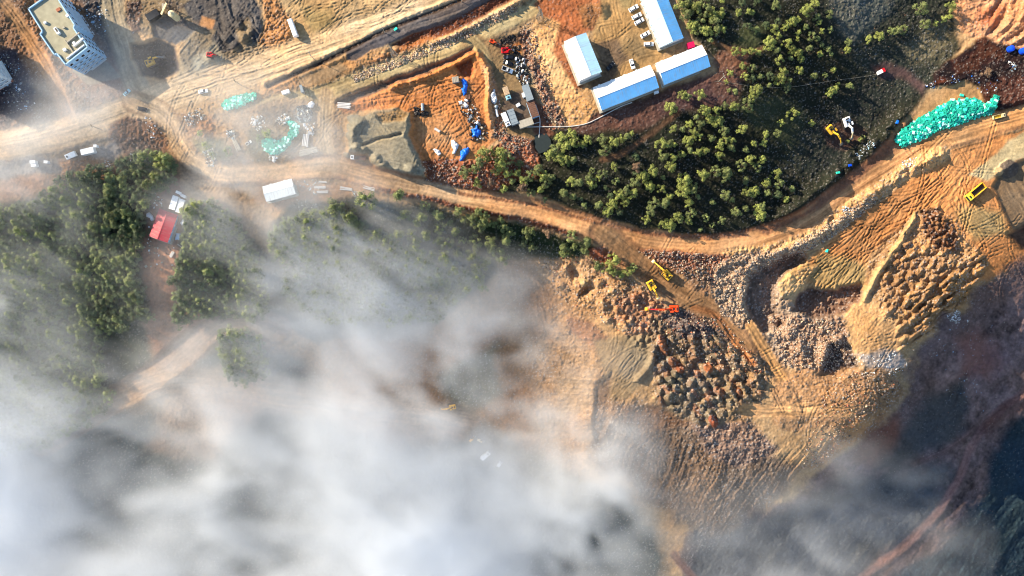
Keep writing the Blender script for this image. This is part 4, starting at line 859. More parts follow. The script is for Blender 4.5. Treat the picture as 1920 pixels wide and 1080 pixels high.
def wheels(root, xs, w, r, wd=.28):
    for x in xs:
        for s in (-1, 1):
            MB().cyl((x, s*(w/2-wd), r), (x, s*(w/2+.01), r), r, n=12).build('wheel', M_rubber, root)
def car(paint, label, suv=False, pick=False):
    r = empty('parked_car' if not pick else 'pickup_truck', (0,0,0), 0, label, 'car' if not pick else 'pickup', 'cars and pickups parked on the dirt'); W = 1.85
    b = MB()
    b.side([(-2.3,.35),(2.3,.35),(2.34,.62),(2.2,.82),(1.15,.98),(-1.9 if pick else -2.1,1.0),(-2.32,.9)], -W/2, W/2)
    b.build('body', paint, r, .07)
    h = 1.62 if suv or pick else 1.45
    x0, x1 = (-.5, 1.1) if pick else (-2.05 if suv else -1.75, 1.15)
    g = MB(); n0 = .35; g.add([(x0,-.84,.96),(x1,-.84,.96),(x1,.84,.96),(x0,.84,.96),(x0+n0*(.5 if suv else 1.2),-.66,h),(x1-.75,-.66,h),(x1-.75,.66,h),(x0+n0*(.5 if suv else 1.2),.66,h)], [(3,2,1,0),(4,5,6,7),(0,1,5,4),(1,2,6,5),(2,3,7,6),(3,0,4,7)])
    g.build('window', M_glass, r)
    MB().box(x0+n0*(.5 if suv else 1.2)+.05, x1-.82, -.64, .64, h, h+.05).build('roof', paint, r, .03)
    if pick:
        MB().box(-2.2, -.62, -.72, .72, 1.0, 1.02).build('bed', M_black, r)
        q = MB(); q.box(-2.3,-.55,-.9,-.78,.98,1.25); q.box(-2.3,-.55,.78,.9,.98,1.25); q.box(-2.32,-2.2,-.9,.9,.98,1.25); q.build('bed_side', paint, r)
    wheels(r, (-1.4, 1.42), W, .34)
    for s in (-1, 1): MB().box(2.2, 2.36, s*.6-.18, s*.6+.18, .62, .76).build('headlight', M_sheet, r)
    return r
def put(o, u, v, dx, dy, px=None, nominal=1, h=0, d=8, lim=.25):
    g = zsoft(u, v, 4); s = 1 if px is None else px*S*(H-g)/H/nominal
    rest(o, u, v, px_angle(dx, dy), s, d, lim); o.location.z += h
    if h: p = at(u, v, h, g); o.location.x, o.location.y = p.x, p.y
    return o
for (paint, lab, u, v, dx, dy, px, su, pk) in (
 (M_white, 'white car driving alone on the wide tan road above the mint bags', 382,172,1,-.18,17.5,0,0),
 (M_black, 'black car at the dusty junction above the forest', 268,205,1,.18,17.5,0,0),
 (M_teal, 'pale blue car on the dark verge by the tall pale blue block', 239,174,1,-.95,15,0,0),
 (M_white, 'white car nearest the top edge beside the long prefab', 1187.5,16.5,1,-.58,19,1,0),
 (M_white, 'white car second from the top beside the long prefab', 1193.5,31,1,-.5,19,1,0),
 (M_white, 'white car third from the top, close against the one above', 1198,41,1,-.58,19,1,0),
 (M_white, 'white car standing alone halfway down the row by the long prefab', 1209.5,65.5,1,-.55,19,0,0),
 (M_white, 'white car parked level at the lower end of the row', 1216,83.5,1,-.04,18.5,1,0),
 (M_white, 'white car pointing up in front of the lower prefab', 1184.8,121,.32,1,18.5,0,0),
 (M_black, 'black car in the shadow of the two storey white prefab', 1144,125,1,-1.05,18.5,0,0),
 (M_black, 'black van beside the red machine in the truck yard', 954,108,-1,-.05,19,1,0),
 (M_black, 'black car between the van and the white pickup', 953,119,-1,-.35,19,0,0),
 (M_white, 'white pickup with black bed next to the scrap pile', 951.5,131,1,.38,21,0,1),
 (M_white, 'small white pickup in the middle of the debris yard', 467,268,1,-.65,12,0,1)):
    put(car(paint, lab, bool(su), bool(pk)), u, v, dx, dy, px, 4.64)

def lorry(name, label, cat, cab, bed, L=9.5, openbed=True, bedin=None, covered=None, group='lorries about the works'):
    r = empty(name, (0,0,0), 0, label, cat, group); W = 2.5
    MB().box(-L/2, L/2-.3, -.5, .5, .6, .95).build('chassis', M_dark, r)
    c = MB(); x1 = L/2; c.side([(x1-2.2,.7),(x1-.1,.7),(x1,1.5),(x1-.25,2.75),(x1-2.2,2.85)], -W/2+.05, W/2-.05); c.build('cab', cab, r, .08)
    MB().side([(x1+.03,1.55),(x1-.2,2.6),(x1-.24,2.6),(x1-.01,1.55)], -1.05, 1.05).build('windscreen', M_glass, r)
    MB().box(x1-1.5, x1-.8, -.5, .5, 2.86, 3.0).build('roof_vent', M_dark, r)
    bx0, bx1 = -L/2, L/2-2.45
    if openbed:
        q = MB(); q.box(bx0,bx1,-W/2,W/2,1.05,1.2); q.box(bx0,bx1,-W/2,-W/2+.16,1.2,2.7); q.box(bx0,bx1,W/2-.16,W/2,1.2,2.7); q.box(bx1-.16,bx1,-W/2+.16,W/2-.16,1.2,2.9); q.box(bx0,bx0+.12,-W/2+.16,W/2-.16,1.2,2.5); q.build('tipper_bed', bed, r)
        MB().box(bx0+.12,bx1-.16,-W/2+.16,W/2-.16,1.22,1.6).build('bed_floor', bedin or M_dark, r)
    else:
        q = MB(); q.box(bx0, bx1, -W/2, W/2, 1.05, 3.1); q.build('cargo_box', bed, r, .05)
        for k in range(5): x = bx0+.5+k*(bx1-bx0-1)/4; MB().box(x-.04, x+.04, -W/2+.05, W/2-.05, 3.1, 3.16).build('roof_rib', bed, r)
    wheels(r, (-L/2+1.2, -L/2+2.5, L/2-1.3), W, .5, .35)
    return r
put(lorry('dump_truck', 'yellow tipper lorry with empty black bed on the tracked orange ground', 'dump truck', M_lime, M_yellow, 10), 1824.5,361,-1,.84,40,10, lim=.15).scale.y *= 1.25
put(lorry('dump_truck', 'worn cream and yellow lorry on the haul road by the mint bag heap', 'dump truck', M_cream, M_cream, 8, bedin=M_yellow), 1870,218.5,1,-.25,22,8, lim=.15)
put(lorry('dump_truck', 'lorry with white cab and long brown bed below the sand stockpile', 'dump truck', M_white, M_rust, 9, bedin=M_rust), 673,296,-1,-.07,29,9, lim=.1)
put(lorry('box_truck', 'lorry with pale blue cab and tan canvas box in the truck yard', 'truck', M_teal, M_tan, 6.4, False), 950.5,177.5,.36,1,24,6.4)
put(lorry('box_truck', 'white lorry squeezed beside the ribbed grey container', 'truck', M_white, M_white, 7, False), 949,226,.44,1,27,7)
put(lorry('box_truck', 'white lorry on the pale road edge left of the junction', 'truck', M_white, M_white, 5.2, False), 136,291,-1,.4,20,5.2)

def excavator(label, paint, reach, boom_h=3.2, body=1.0, stick_paint=None, bucket=None, group='tracked excavators'):
    """house over two tracks, boom, stick and bucket; local x points along the boom"""
    r = empty('excavator', (0,0,0), 0, label, 'excavator', group)
    for s in (-1, 1):
        t = MB(); t.side([(-2.1,.2),(-1.8,0),(1.8,0),(2.1,.2),(2.1,.65),(1.8,.85),(-1.8,.85),(-2.1,.65)], s*1.35-.3, s*1.35+.3); t.build('track', M_dark, r, .05)
    MB().cyl((0,0,.6),(0,0,1.05),.8,n=16).build('turntable', M_dark, r)
    b = MB(); b.box(-2.3,1.25,-1.35,1.35,1.05,1.75); b.box(-2.3,-1.2,-1.35,1.35,1.75,2.15,tx=.1,ty=.1); b.box(-1.2,1.2,-1.35,-.55,1.75,2.1,tx=.05,ty=.05); h = b.build('house', paint, r, .12)
    MB().box(-1.9,-1.35,-.65,.65,2.16,2.24).build('engine_grille', M_dark, r)
    MB().box(-.9,0,-.3,.4,1.76,1.8).build('deck', M_dark, r)
    c = MB(); c.box(-.35,1.3,.5,1.34,1.76,3.0,tx=.12,ty=.06); c.build('cab', M_glass, r, .05)
    MB().box(-.2,1.1,.58,1.26,3.0,3.08).build('cab_roof', paint, r, .03)
    k = reach
    q = MB(); q.side([(.7,1.5),(1.0,1.3),(k*.32,boom_h-.15),(k*.62,boom_h-.75),(k*.62,boom_h-.35),(k*.32,boom_h+.45),(.9,2.1)], -.28, .22); q.build('boom', paint, r)
    MB().cyl((.9,-.03,1.6),(k*.34,-.03,boom_h-.5),.12).build('boom_cylinder', M_steel, r)
    s_ = MB(); s_.side([(k*.55,boom_h-.15),(k*.60,boom_h-.15),(k*.9,1.15),(k*.87,.95)], -.2, .16); s_.build('stick', stick_paint or paint, r)
    u_ = MB(); u_.side([(k*.86,1.2),(k*.93,1.25),(k,.75),(k*.99,.1),(k*.92,-.05),(k*.86,.3)], -.6, .55); u_.build('bucket', bucket or M_steel, r, .04)
    return r
def dig(label, paint, u, v, bu, bv, width_px, **kw):
    g = zsoft(u, v, 6); k = S*(H-g)/H; sc_ = width_px*k/2.7; reach = math.hypot(bu-u, bv-v)*k/sc_
    o = excavator(label, paint, reach, **kw); rest(o, u, v, px_angle(bu-u, bv-v), sc_, 10, .12); o.location.z += .3; return o
dig('yellow excavator on the ramp with its arm reaching up-slope', M_yellow, 1247,513, 1221,488, 13.5, bucket=M_cream)
dig('yellow excavator at the edge of the ramp digging down into rubble', M_yellow, 1221,536, 1235,561, 13.5, bucket=M_cream)
dig('orange excavator with long red arm on the rubble below the ramp', M_orange, 1260,578, 1209,579.5, 12.5, stick_paint=M_red, bucket=M_yellow)
dig('yellow excavator with blue glass parked on dark grass', M_yellow, 1555,246, 1579,272, 12.5)
dig('white excavator parked on dark grass beside the yellow one', M_white, 1584.5,232, 1597,262, 13, stick_paint=M_cream)
dig('yellow excavator glimpsed through a gap in the fog', M_yellow, 847,762, 824,766, 9)
dig('yellow excavator with long grey arm in the shaded pit at the top', M_yellow, 288,119, 312,108, 13, stick_paint=M_grey)
dig('red and white drilling rig on the grey rubble under the dark mounds', M_red, 396,105, 417,108, 8, stick_paint=M_dark)
dig('red loading machine with grey arm at the head of the truck yard', M_red, 948,96, 965,95, 10, stick_paint=M_grey)
dig('small machine with orange body and blue-grey arm by the yard entrance', M_orange, 923.5,79, 939,85, 6.5, stick_paint=M_grey)
def loader(label, paint, u, v, dx, dy, px):
    r = empty('wheel_loader', (0,0,0), 0, label, 'loader', 'machines parked in the fogged yard')
    MB().box(-3,-.2,-1.1,1.1,.9,2.1,tx=.1,ty=.1).build('engine_housing', paint, r, .1); MB().box(-.2,1.2,-.8,.8,1.0,3.1,tx=.1,ty=.1).build('cab', M_glass, r); MB().box(-.1,1.1,-.75,.75,3.1,3.2).build('cab_roof', paint, r)
    for s in (-1,1): MB().side([(.9,1.2),(3,.6),(3,.9),(.9,1.6)], s*.7-.12, s*.7+.12).build('lift_arm', paint, r)
    MB().side([(2.8,.3),(4,.1),(3.6,1.4),(2.9,1.3)], -1.4, 1.4).build('bucket', M_steel, r); wheels(r, (-1.9,1.6), 2.7, .75, .55)
    return put(r, u, v, dx, dy, px, 7)
loader('cream loader half hidden in fog above the white lorry', M_cream, 901,825, 1,.5, 15)
loader('pale yellow machine at the edge of the fog bank', M_yellow, 885,822, 1,-1, 15)
put(lorry('box_truck', 'white lorry with a raised boom half lost in fog', 'truck', M_white, M_white, 6.4, False), 910.5,851,1,-.85,20,6.4)
put(lorry('box_truck', 'small white lorry at the lower edge of the fog gap', 'truck', M_white, M_white, 5.2, False), 936.5,867.5,.7,-1,12,5.2)

def boxy(name, label, cat, u, v, dx, dy, lpx, wpx, h, m, group=None, ribs=0, parts=(), lid=None, base=0):
    """container or cabin: ribbed body, roof, corner posts, door, at its size in the photograph"""
    g = zsoft(u, v, 5); k = S*(H-g-h)/H; L, Wd = lpx*k/2, wpx*k/2; p = at(u, v, h, g)
    r = empty(name, (p.x, p.y, g+base), px_angle(dx, dy), label, cat, group)
    b = MB(); b.box(-L, L, -Wd, Wd, -.3, h-.08); n = max(4, int(L*2/.9))
    for i in range(n):
        x = -L+(i+.5)*2*L/n; b.box(x-.12, x+.12, -Wd-.05, -Wd+.002, .1, h-.2); b.box(x-.12, x+.12, Wd-.002, Wd+.05, .1, h-.2)
    b.build('body', m, r)
    rf = MB(); rf.box(-L-.06, L+.06, -Wd-.08, Wd+.08, h-.08, h+.04)
    if ribs:
        for i in range(ribs): x = -L+(i+.5)*2*L/ribs; rf.box(x-.1, x+.1, -Wd, Wd, h+.038, h+.13)
    rf.build('roof', lid or m, r)
    for s in (-1, 1): MB().box(L, L+.07, s*Wd*.48-Wd*.40, s*Wd*.48+Wd*.40, .1, h-.3).build('door', m, r)
    return r
CG = 'containers and site cabins'
boxy('shipping_container', 'long ribbed grey container at the upper right of the truck yard', 'container', 989.5,173.5, .36,1, 30,12.5, 2.7, M_grey, CG, 0)
boxy('site_cabin', 'open topped cabin with wavy brown roof boards in the truck yard', 'cabin', 999,204, .36,1, 31,14, 2.6, M_wallb, CG, 9, lid=M_rust)
boxy('shipping_container', 'short brown-grey container lying level at the bottom of the truck yard', 'container', 986,230, 1,-.34, 27,13.5, 2.6, M_conc, CG, 0)
boxy('shipping_container', 'pale grey container with four roof panels beside the white lorry', 'container', 961,219, .36,1, 29,12.5, 2.7, M_grey, CG, 4, lid=M_grey)
boxy('site_cabin', 'tiny white cabin leaning on the long ribbed grey container', 'cabin', 981.5,178, .36,1, 8,4, 2.0, M_white, CG)
boxy('generator', 'white generator box standing alone in the truck yard', 'generator', 971.5,196.5, 1,-.6, 7,5, 1.6, M_white)
boxy('shipping_container', 'white container upper of the pair above the red roofed house', 'container', 325.5,380, -.33,1, 26,11, 2.6, M_white, CG)
boxy('shipping_container', 'white container with blue tarp on its corner by the red roofed house', 'container', 337.5,386, -.33,1, 26,10.5, 2.6, M_white, CG)
boxy('water_tank', 'small white tank at the upper end of the container pair', 'tank', 334,361, 1,.45, 9,4.5, 1.6, M_white)
boxy('water_tank', 'small white tank lying right of the container pair', 'tank', 343.3,367.5, 1,.5, 10,4.5, 1.6, M_sheet)
boxy('shipping_container', 'bright white container on the road edge left of the junction', 'container', 163,283, 1,-.24, 24,10, 2.6, M_white, CG)
boxy('site_cabin', 'upper of two white cabins at the far left road edge', 'cabin', 60.5,303.5, 1,-.05, 9.5,5, 2.2, M_white, CG)
boxy('site_cabin', 'lower of two white cabins at the far left road edge', 'cabin', 62.5,309.5, 1,-.05, 9,5, 2.2, M_white, CG)
boxy('site_cabin', 'little white cabin between the cabin pair and the white lorry', 'cabin', 85.5,303.5, 1,.05, 7,4.5, 2.0, M_white, CG)
boxy('site_cabin', 'little white cabin just above the bright white container', 'cabin', 178,273.5, 1,-.05, 5.5,4.5, 2.0, M_white, CG)
boxy('site_cabin', 'low white cabin on the strip between the two main roads', 'cabin', 535,172, 1,-.32, 14,6, 1.8, M_white, CG)
boxy('skip_bin', 'narrow blue-grey bin standing on end beside its dark load', 'bin', 565,166, .28,1, 13.5,4.5, 2.4, M_grey)
boxy('skip_bin', 'black open bin beside the cream conveyor at the top', 'bin', 285.5,27.5, 1,-.6, 24,13, 2.6, M_black)
boxy('trailer', 'red and white trailer standing alone on the dark grass', 'trailer', 1651,134.5, 1,-.5, 8.5,6, 2.0, M_white)
boxy('trailer', 'red load roped on the trailer in the dark grass', 'load', 1656.5,131.5, 1,-.5, 6,7, 1.8, M_red)
boxy('crate_stack', 'grey crate stack with striped lid at the top of the orange yard', 'crate', 854,149, 1,-.15, 12,10, 1.8, M_grey, None, 4, lid=M_conc)
boxy('awning', 'bright magenta awning between two long prefabs', 'awning', 1296,84, 1,-.28, 12,10, 2.4, M_mag)
boxy('air_conditioner', 'white cabinet on the wall of the lower long prefab', 'cabinet', 1231,173, 1,-.3, 8,4, 1.4, M_white)

# white bus-like trailer
g = zsoft(548, 51, 5); p = at(548, 51, 2.8, g); t_ = empty('white_trailer', (p.x, p.y, g), px_angle(.37, 1), 'long white trailer with rounded roof on the upper dirt plateau', 'trailer')
m_ = MB(); m_.add([(x, y, z) for x in (-4.4, 4.4) for (y, z) in ((-1.2,.5),(-1.2,2.3),(-.9,2.75),(0,2.9),(.9,2.75),(1.2,2.3),(1.2,.5))], [(0,1,2,3,4,5,6)[::-1], (7,8,9,10,11,12,13)]+[(k, k+1, k+8, k+7) for k in range(6)]+[(6,0,7,13)]); m_.build('body', M_white, t_, .1)
wheels(t_, (-2.8, -1.6, 3), 2.3, .5); 
for x in (-3, -1, 1, 3): MB().box(x-.5, x+.5, 1.2, 1.23, 1.4, 2.1).build('window', M_glass, t_)
# batching plant
g = zsoft(310, 20, 5); p = at(306.5, 16, 4, g); t_ = empty('conveyor', (p.x, p.y, g), px_angle(1, -1.25), 'cream conveyor of the mixing plant beside the black bin', 'conveyor')
m_ = MB(); m_.side([(-3,2.2),(3,4.6),(3,5.1),(-3,2.7)], -.45, .45); m_.build('belt_housing', M_cream, t_)
for x in (-2.4, 0, 2.4): q = MB(); q.box(x-.1,x+.1,-.5,-.4,-.3,3+.4*x); q.box(x-.1,x+.1,.4,.5,-.3,3+.4*x); q.build('leg', M_steel, t_)
MB().prism([(-1,.6),(2.6,.6),(1.5,2.8)], 3.0, 3.2).build('hopper_plate', M_conc, t_)
g = zsoft(340, 38, 5); p = at(320, 24.5, 9, g); t_ = empty('cement_silo', (p.x, p.y, g), 0, 'cream cement silo with stained round top beside the conveyor', 'silo')
MB().cyl((0,0,2.5),(0,0,8.6),1.6,n=24).build('body', M_cream, t_, smooth=False); MB().cyl((0,0,8.6),(0,0,9.1),1.6,.5,n=24).build('top_cone', M_cream, t_); MB().cyl((0,0,1),(0,0,2.5),.3,1.6,n=24).build('bottom_cone', M_cream, t_)
for k in range(4): a = k*1.57+.7; MB().cyl((1.4*math.cos(a),1.4*math.sin(a),-.3),(1.4*math.cos(a),1.4*math.sin(a),3),.12).build('leg', M_steel, t_)
MB().cyl((.3,.2,9),(.3,.2,9.5),.4).build('filter', M_conc, t_)

# ------------------------------------------------------------------ prefabs: A-B is the eave that faces the sun
def prefab(name, label, cat, c4, h, rise, m1, m2, wall, group=None, rail=False, two=False):
    cen = (sum(c[0] for c in c4)/4, sum(c[1] for c in c4)/4); g = zsoft(*cen, 18)
    q = [at(c[0], c[1], h, g) for c in c4]; Cn = sum(q, Vector())/4; ax = ((q[1]-q[0])+(q[2]-q[3])); L = ax.length/2; ang = math.atan2(ax.y, ax.x); Wd = ((q[3]-q[0]).length+(q[2]-q[1]).length)/2
    r = empty(name, (Cn.x, Cn.y, g), ang, label, cat, group); l, w_ = L/2, Wd/2
    flip = (q[3]-q[0]).dot(Vector((-math.sin(ang), math.cos(ang), 0))) < 0; s = 1 if flip else -1   # sun eave side in local y
    wl, ww = l-.35, w_-.4
    b = MB(); b.box(-wl, wl, -ww, ww, -1.2, h-.02)
    b.add([(-wl,-ww,h-.02),(-wl,ww,h-.02),(-wl,0,h+rise*ww/w_-.06)], [(0,1,2)]); b.add([(wl,-ww,h-.02),(wl,ww,h-.02),(wl,0,h+rise*ww/w_-.06)], [(0,2,1)]); b.build('wall', wall, r)
    MB().box(-wl-.9, wl+.9, -ww-.9, ww+.9, -1.2, .12).build('concrete_apron', M_conc, r)
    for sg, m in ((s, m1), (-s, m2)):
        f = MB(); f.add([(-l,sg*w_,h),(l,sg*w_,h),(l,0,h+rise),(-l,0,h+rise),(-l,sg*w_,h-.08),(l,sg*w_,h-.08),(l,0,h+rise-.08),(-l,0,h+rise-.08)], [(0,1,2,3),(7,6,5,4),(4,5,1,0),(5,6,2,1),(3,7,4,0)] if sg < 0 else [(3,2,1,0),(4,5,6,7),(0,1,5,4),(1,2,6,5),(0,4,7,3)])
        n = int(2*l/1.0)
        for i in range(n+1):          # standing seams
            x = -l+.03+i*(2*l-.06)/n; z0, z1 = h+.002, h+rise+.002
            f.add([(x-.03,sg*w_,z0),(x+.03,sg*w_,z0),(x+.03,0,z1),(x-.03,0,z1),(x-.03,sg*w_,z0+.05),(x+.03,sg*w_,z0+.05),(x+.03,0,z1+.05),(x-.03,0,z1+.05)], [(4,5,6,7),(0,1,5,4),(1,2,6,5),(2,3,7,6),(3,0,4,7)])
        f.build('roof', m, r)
    MB().box(-l, l, -.16, .16, h+rise+.03, h+rise+.09).build('ridge_cap', m1, r)
    n = max(2, int(l*2/3.2))
    for sg in (-1, 1):
        for i in range(n):
            x = -wl+(i+.5)*2*wl/n
            for z0 in ((1.1, 4.0) if two else (1.1,)):
                if i % 3 == 1 and sg == s: MB().box(x-.45, x+.45, sg*ww-.02, sg*ww+.04, z0-1, z0+1.1).build('door', M_grey, r)
                else:
                    wf = MB().box(x-.6, x+.6, sg*ww-.02, sg*ww+.05, z0, z0+1.1).build('window', M_white, r); MB().box(x-.5, x+.5, sg*ww-.01, sg*ww+.07, z0+.1, z0+1.0).build('pane', M_glass, wf)
        for i in range(0, n, 2):
            x = -wl+(i+1)*2*wl/n
            if x < wl-.5: MB().box(x-.45, x+.45, sg*ww, sg*ww+.95, h-1.6, h-1.0).build('air_conditioner', M_white, r, .04)
    if rail:
        q = MB()
        for x0, x1, y0, y1 in ((-l-1.2,l+.8,s*(w_+1.3),s*(w_+1.3)+.08*s),(l+.8,l+.9,-w_,w_+1.3)):
            q.box(min(x0,x1), max(x0,x1), min(y0,y1), max(y0,y1), h-.5, h-.35)
        q.box(-l, l+.9, min(s*w_, s*(w_+1.3)), max(s*w_, s*(w_+1.3)), 2.9, 3.0); q.build('walkway', M_white, r)
    return r
GP = 'prefabricated site offices'
prefab('prefab_building', 'two storey white prefab on the red ground with a white walkway', 'prefab', [(1088,153),(1057,78),(1099,61),(1127.6,133)], 6.0, 1.1, M_roofw, M_roofl, M_wallw, GP, False, True)
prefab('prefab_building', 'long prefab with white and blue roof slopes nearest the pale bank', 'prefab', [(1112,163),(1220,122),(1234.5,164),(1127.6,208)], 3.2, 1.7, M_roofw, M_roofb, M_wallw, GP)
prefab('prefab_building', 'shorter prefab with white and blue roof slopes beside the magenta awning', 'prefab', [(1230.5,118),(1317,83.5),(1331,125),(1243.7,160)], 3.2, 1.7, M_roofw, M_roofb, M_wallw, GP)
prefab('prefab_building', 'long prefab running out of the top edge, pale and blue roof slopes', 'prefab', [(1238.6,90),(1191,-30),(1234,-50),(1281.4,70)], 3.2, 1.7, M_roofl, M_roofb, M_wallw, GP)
prefab('prefab_building', 'small all white prefab below the dusty road bend', 'prefab', [(492,350),(548,334),(553,364),(499,378)], 3.2, .9, M_roofw, M_roofw, M_wallw)
prefab('red_house', 'house with faded red metal roof in the forest clearing', 'house', [(280,442),(299,390),(333,404),(314,456)], 3.0, 1.0, M_roofr, M_roofr, M_wallb)

# ------------------------------------------------------------------ tower blocks, top left
def block(name, label, foot, h, wall, floors, stepx=2.8, limit=96, group=None, balc=False, base=None):
    """foot: roof outline in photo pixels, first point the near corner, then round"""
    g = 0.3; q = [at(a, b, h, g) for a, b in foot]; o0 = q[0]
    r = empty(name, (o0.x, o0.y, g), 0, label, 'apartment block', group); PL = [(p.x-o0.x, p.y-o0.y) for p in q]
    if sum(PL[i][0]*PL[(i+1)%len(PL)][1]-PL[(i+1)%len(PL)][0]*PL[i][1] for i in range(len(PL))) < 0: PL = PL[::-1]
    if base: MB().prism(PL, -2, base).build('ground_floor', M_brick, r)
    MB().prism(PL, base or -2, h-.9).build('wall', wall, r)
    MB().prism(PL, h-.9, h-.85).build('roof', M_roofdeck, r)
    n = len(PL); cx = sum(p[0] for p in PL)/n; cy = sum(p[1] for p in PL)/n
    for i in range(n):
        a = Vector(PL[i]); b = Vector(PL[(i+1)%n]); d = b-a; L = d.length; d.normalize(); nn = Vector((d.y, -d.x))
        M = Matrix(((d.x, nn.x, 0, a.x), (d.y, nn.y, 0, a.y), (0, 0, 1, 0), (0, 0, 0, 1)))
        MB().box(0, L, -.45, .06, h-.85, h, M).build('parapet', M_wallb, r)
        if L < 3: continue
        toward = (Vector((a.x+b.x, a.y+b.y))/2+Vector((o0.x, o0.y))).dot(nn) < 0      # faces the camera side
        k = max(1, int(L/stepx)); fh = (h-1.6-(base or .4))/floors
        for f in range(floors):
            z0 = (base or .4)+f*fh+.9
            if balc and L > 9 and toward:
                MB().box(.5, L-.5, 0, .75, z0-1.0, z0-.82, M).build('floor_band', M_wallw, r)
            for j in range(k):
                x = (j+.5)*L/k
                if limit <= 0 or not toward: continue
                limit -= 1
                wf = MB().box(x-.85, x+.85, 0, .06, z0-.1, z0+1.5, M).build('window', M_white, r); MB().box(x-.75, x+.75, .05, .075, z0, z0+1.4, M).build('pane', M_glass, wf)
    return r, g, o0
foot = [(122,122),(165,88),(156,74),(158,71),(140,44),(143,41),(122,8),(107,-16),(60,14),(62,24),(59,28),(77,56),(74,62),(101,103),(105,99)]
foot = [(122,122),(165,88),(157,75),(152,73),(138,52),(140,46),(113,4),(100,-18),(52,16),(59,28),(78,58),(74,64),(101,103),(106,101)]
tb, g, o0 = block('apartment_block', 'tall pale blue apartment block with flat roof seen from above', foot, 15.5, M_wallb, 5, balc=True)
def roofbit(u, v, du, dv, lpx, wpx, z, hh, m, nm='roof_unit'):
    p = at(u, v, 15.5, g)-o0; p.z = 0; k = S*(H-15.5)/H; a = px_angle(du, dv); M = Matrix.Translation((p.x, p.y, 0)) @ Matrix.Rotation(a, 4, 'Z')
    MB().box(-lpx*k/2, lpx*k/2, -wpx*k/2, wpx*k/2, 14.6+z, 14.6+z+hh, M).build(nm, m, tb, .03)
for a in ((107,58,.7,1,14,6,0,1.4,M_wallw,'stair_hood'),(107,57,.7,1,8,3.4,1.4,.03,M_dark,'skylight'),(84,42,1,-.5,5,4,0,1.0,M_wallw),(119,51,1,-.5,4,3,0,.8,M_conc),(126,29,1,-.6,6,5,0,1.0,M_wallw),(121,93,1,-.5,6,5,0,1.1,M_wallw),(138,80,1,-.5,5,4,0,1.0,M_wallw),(108,17,1,-.6,8,6,0,.5,M_brick),
          (137,70,1,-.78,30,2.2,0,1.0,M_conc,'low_wall'),(128,85,.7,1,24,1.5,0,.8,M_conc,'low_wall'),(142,97,1,-.78,42,2.2,0,1.3,M_wallw,'low_wall'),(147,79,1,-.78,24,3,0,1.2,M_wallw,'low_wall')): roofbit(*a)
block('apartment_block', 'unfinished apartment block with white walls and brick ground floor at the left edge', [(-12,137),(-35,98),(-70,50),(-130,90),(-80,180)], 15, M_wallw, 4, stepx=3, limit=70, balc=True, base=3.2)

# ------------------------------------------------------------------ bags, tarps, pipes, poles
def bag_proto(m, seed):
    rb = random.Random(seed); b = MB(); b.box(-.62,.62,-.4,.4,-.05,.42,tx=.08,ty=.07)
    b.v = [(x+rb.uniform(-.07,.07), y+rb.uniform(-.07,.07), z+rb.uniform(-.05,.05)) for x, y, z in b.v]; me = b.mesh('woven_bag', m); return me
bags = [bag_proto(M_mint, 1), bag_proto(M_mint, 2), bag_proto(M_mint, 3), bag_proto(M_mintp, 4)]
rb = random.Random(9)
extra_bags = MB()
def bagpile(poly, n, n_single, hmax, label, group, pale=.12, size=1.0):
    xs = [p[0] for p in poly]; ys = [p[1] for p in poly]; pts = []; sd = lambda x, y: float(sdpoly(poly, np.array([[x]], np.float32), np.array([[y]], np.float32))[0, 0])
    for _ in range(20000):
        if len(pts) >= n: break
        x, y = rb.uniform(min(xs), max(xs)), rb.uniform(min(ys), max(ys)); d = sd(x, y)
        if d > 1.3 and all((x-a)**2+(y-b_)**2 > 8.8*size for a, b_, _ in pts): pts.append((x, y, d))
    for i, (x, y, d) in enumerate(pts):
        hh = hmax*(1-math.exp(-d/7.0))*rb.uniform(.7, 1.15)+rb.uniform(0, .5)
        e = (rb.uniform(-.4, .4), rb.uniform(-.4, .4), rb.uniform(0, 6.28)); q = at(x, y, hh); sc_ = size*rb.uniform(1.1, 1.6)
        me = bags[3] if rb.random() < pale else bags[rb.randrange(3)]
        if i < n_single:
            o = bpy.data.objects.new('woven_bag', me); C.objects.link(o); o.location = q; o.rotation_euler = e; o.scale = (sc_,)*3; tag(o, label, 'bag', group)
        else:
            M = Matrix.Translation(q) @ Matrix.Rotation(e[2], 4, 'Z') @ Matrix.Rotation(e[0], 4, 'X') @ Matrix.Scale(sc_, 4); extra_bags.box(-.62,.62,-.4,.4,-.05,.42,M,.08,.07)
        if hh > .8:                      # the pile is solid underneath
            for z in np.arange(.3, hh, .6): extra_bags.box(-.8,.8,-.6,.6,0,.5,Matrix.Translation(at(x, y, z-.2)) @ Matrix.Rotation(e[2]+z, 4, 'Z'),.05,.05)
bagpile([(1675,262),(1690,243),(1715,226),(1742,210),(1762,198),(1785,186),(1830,184),(1848,196),(1862,184),(1873,180),(1870,196),(1862,213),(1832,221),(1805,232),(1790,238),(1765,243),(1742,256),(1715,268),(1690,277)], 520, 200, 1.7, 'mint green filled bag in the long heap beside the haul road', 'mint green bags in the long heap', .32)
bagpile([(415,197),(428,184),(452,177),(468,174),(482,176),(480,186),(466,193),(445,202),(424,207)], 110, 50, 1.2, 'mint green bag in the small heap on the wide tan road', 'mint green bags in the small heap', .35)
bagpile([(490,262),(505,257),(518,264),(538,256),(545,244),(537,228),(548,226),(562,236),(560,250),(548,262),(538,280),(522,290),(502,288),(492,276)], 150, 45, 1.0, 'faded mint bag in the curved heap of the debris yard', 'mint green bags in the curved heap', .45)
eb = extra_bags.build('bag_heap', pm_('deep_mint_bag', (24,150,128), .6, 0, .3, sc_=1.5)); tag(eb, 'mint green bags packed inside and under the three heaps', 'bags', None, 'stuff')
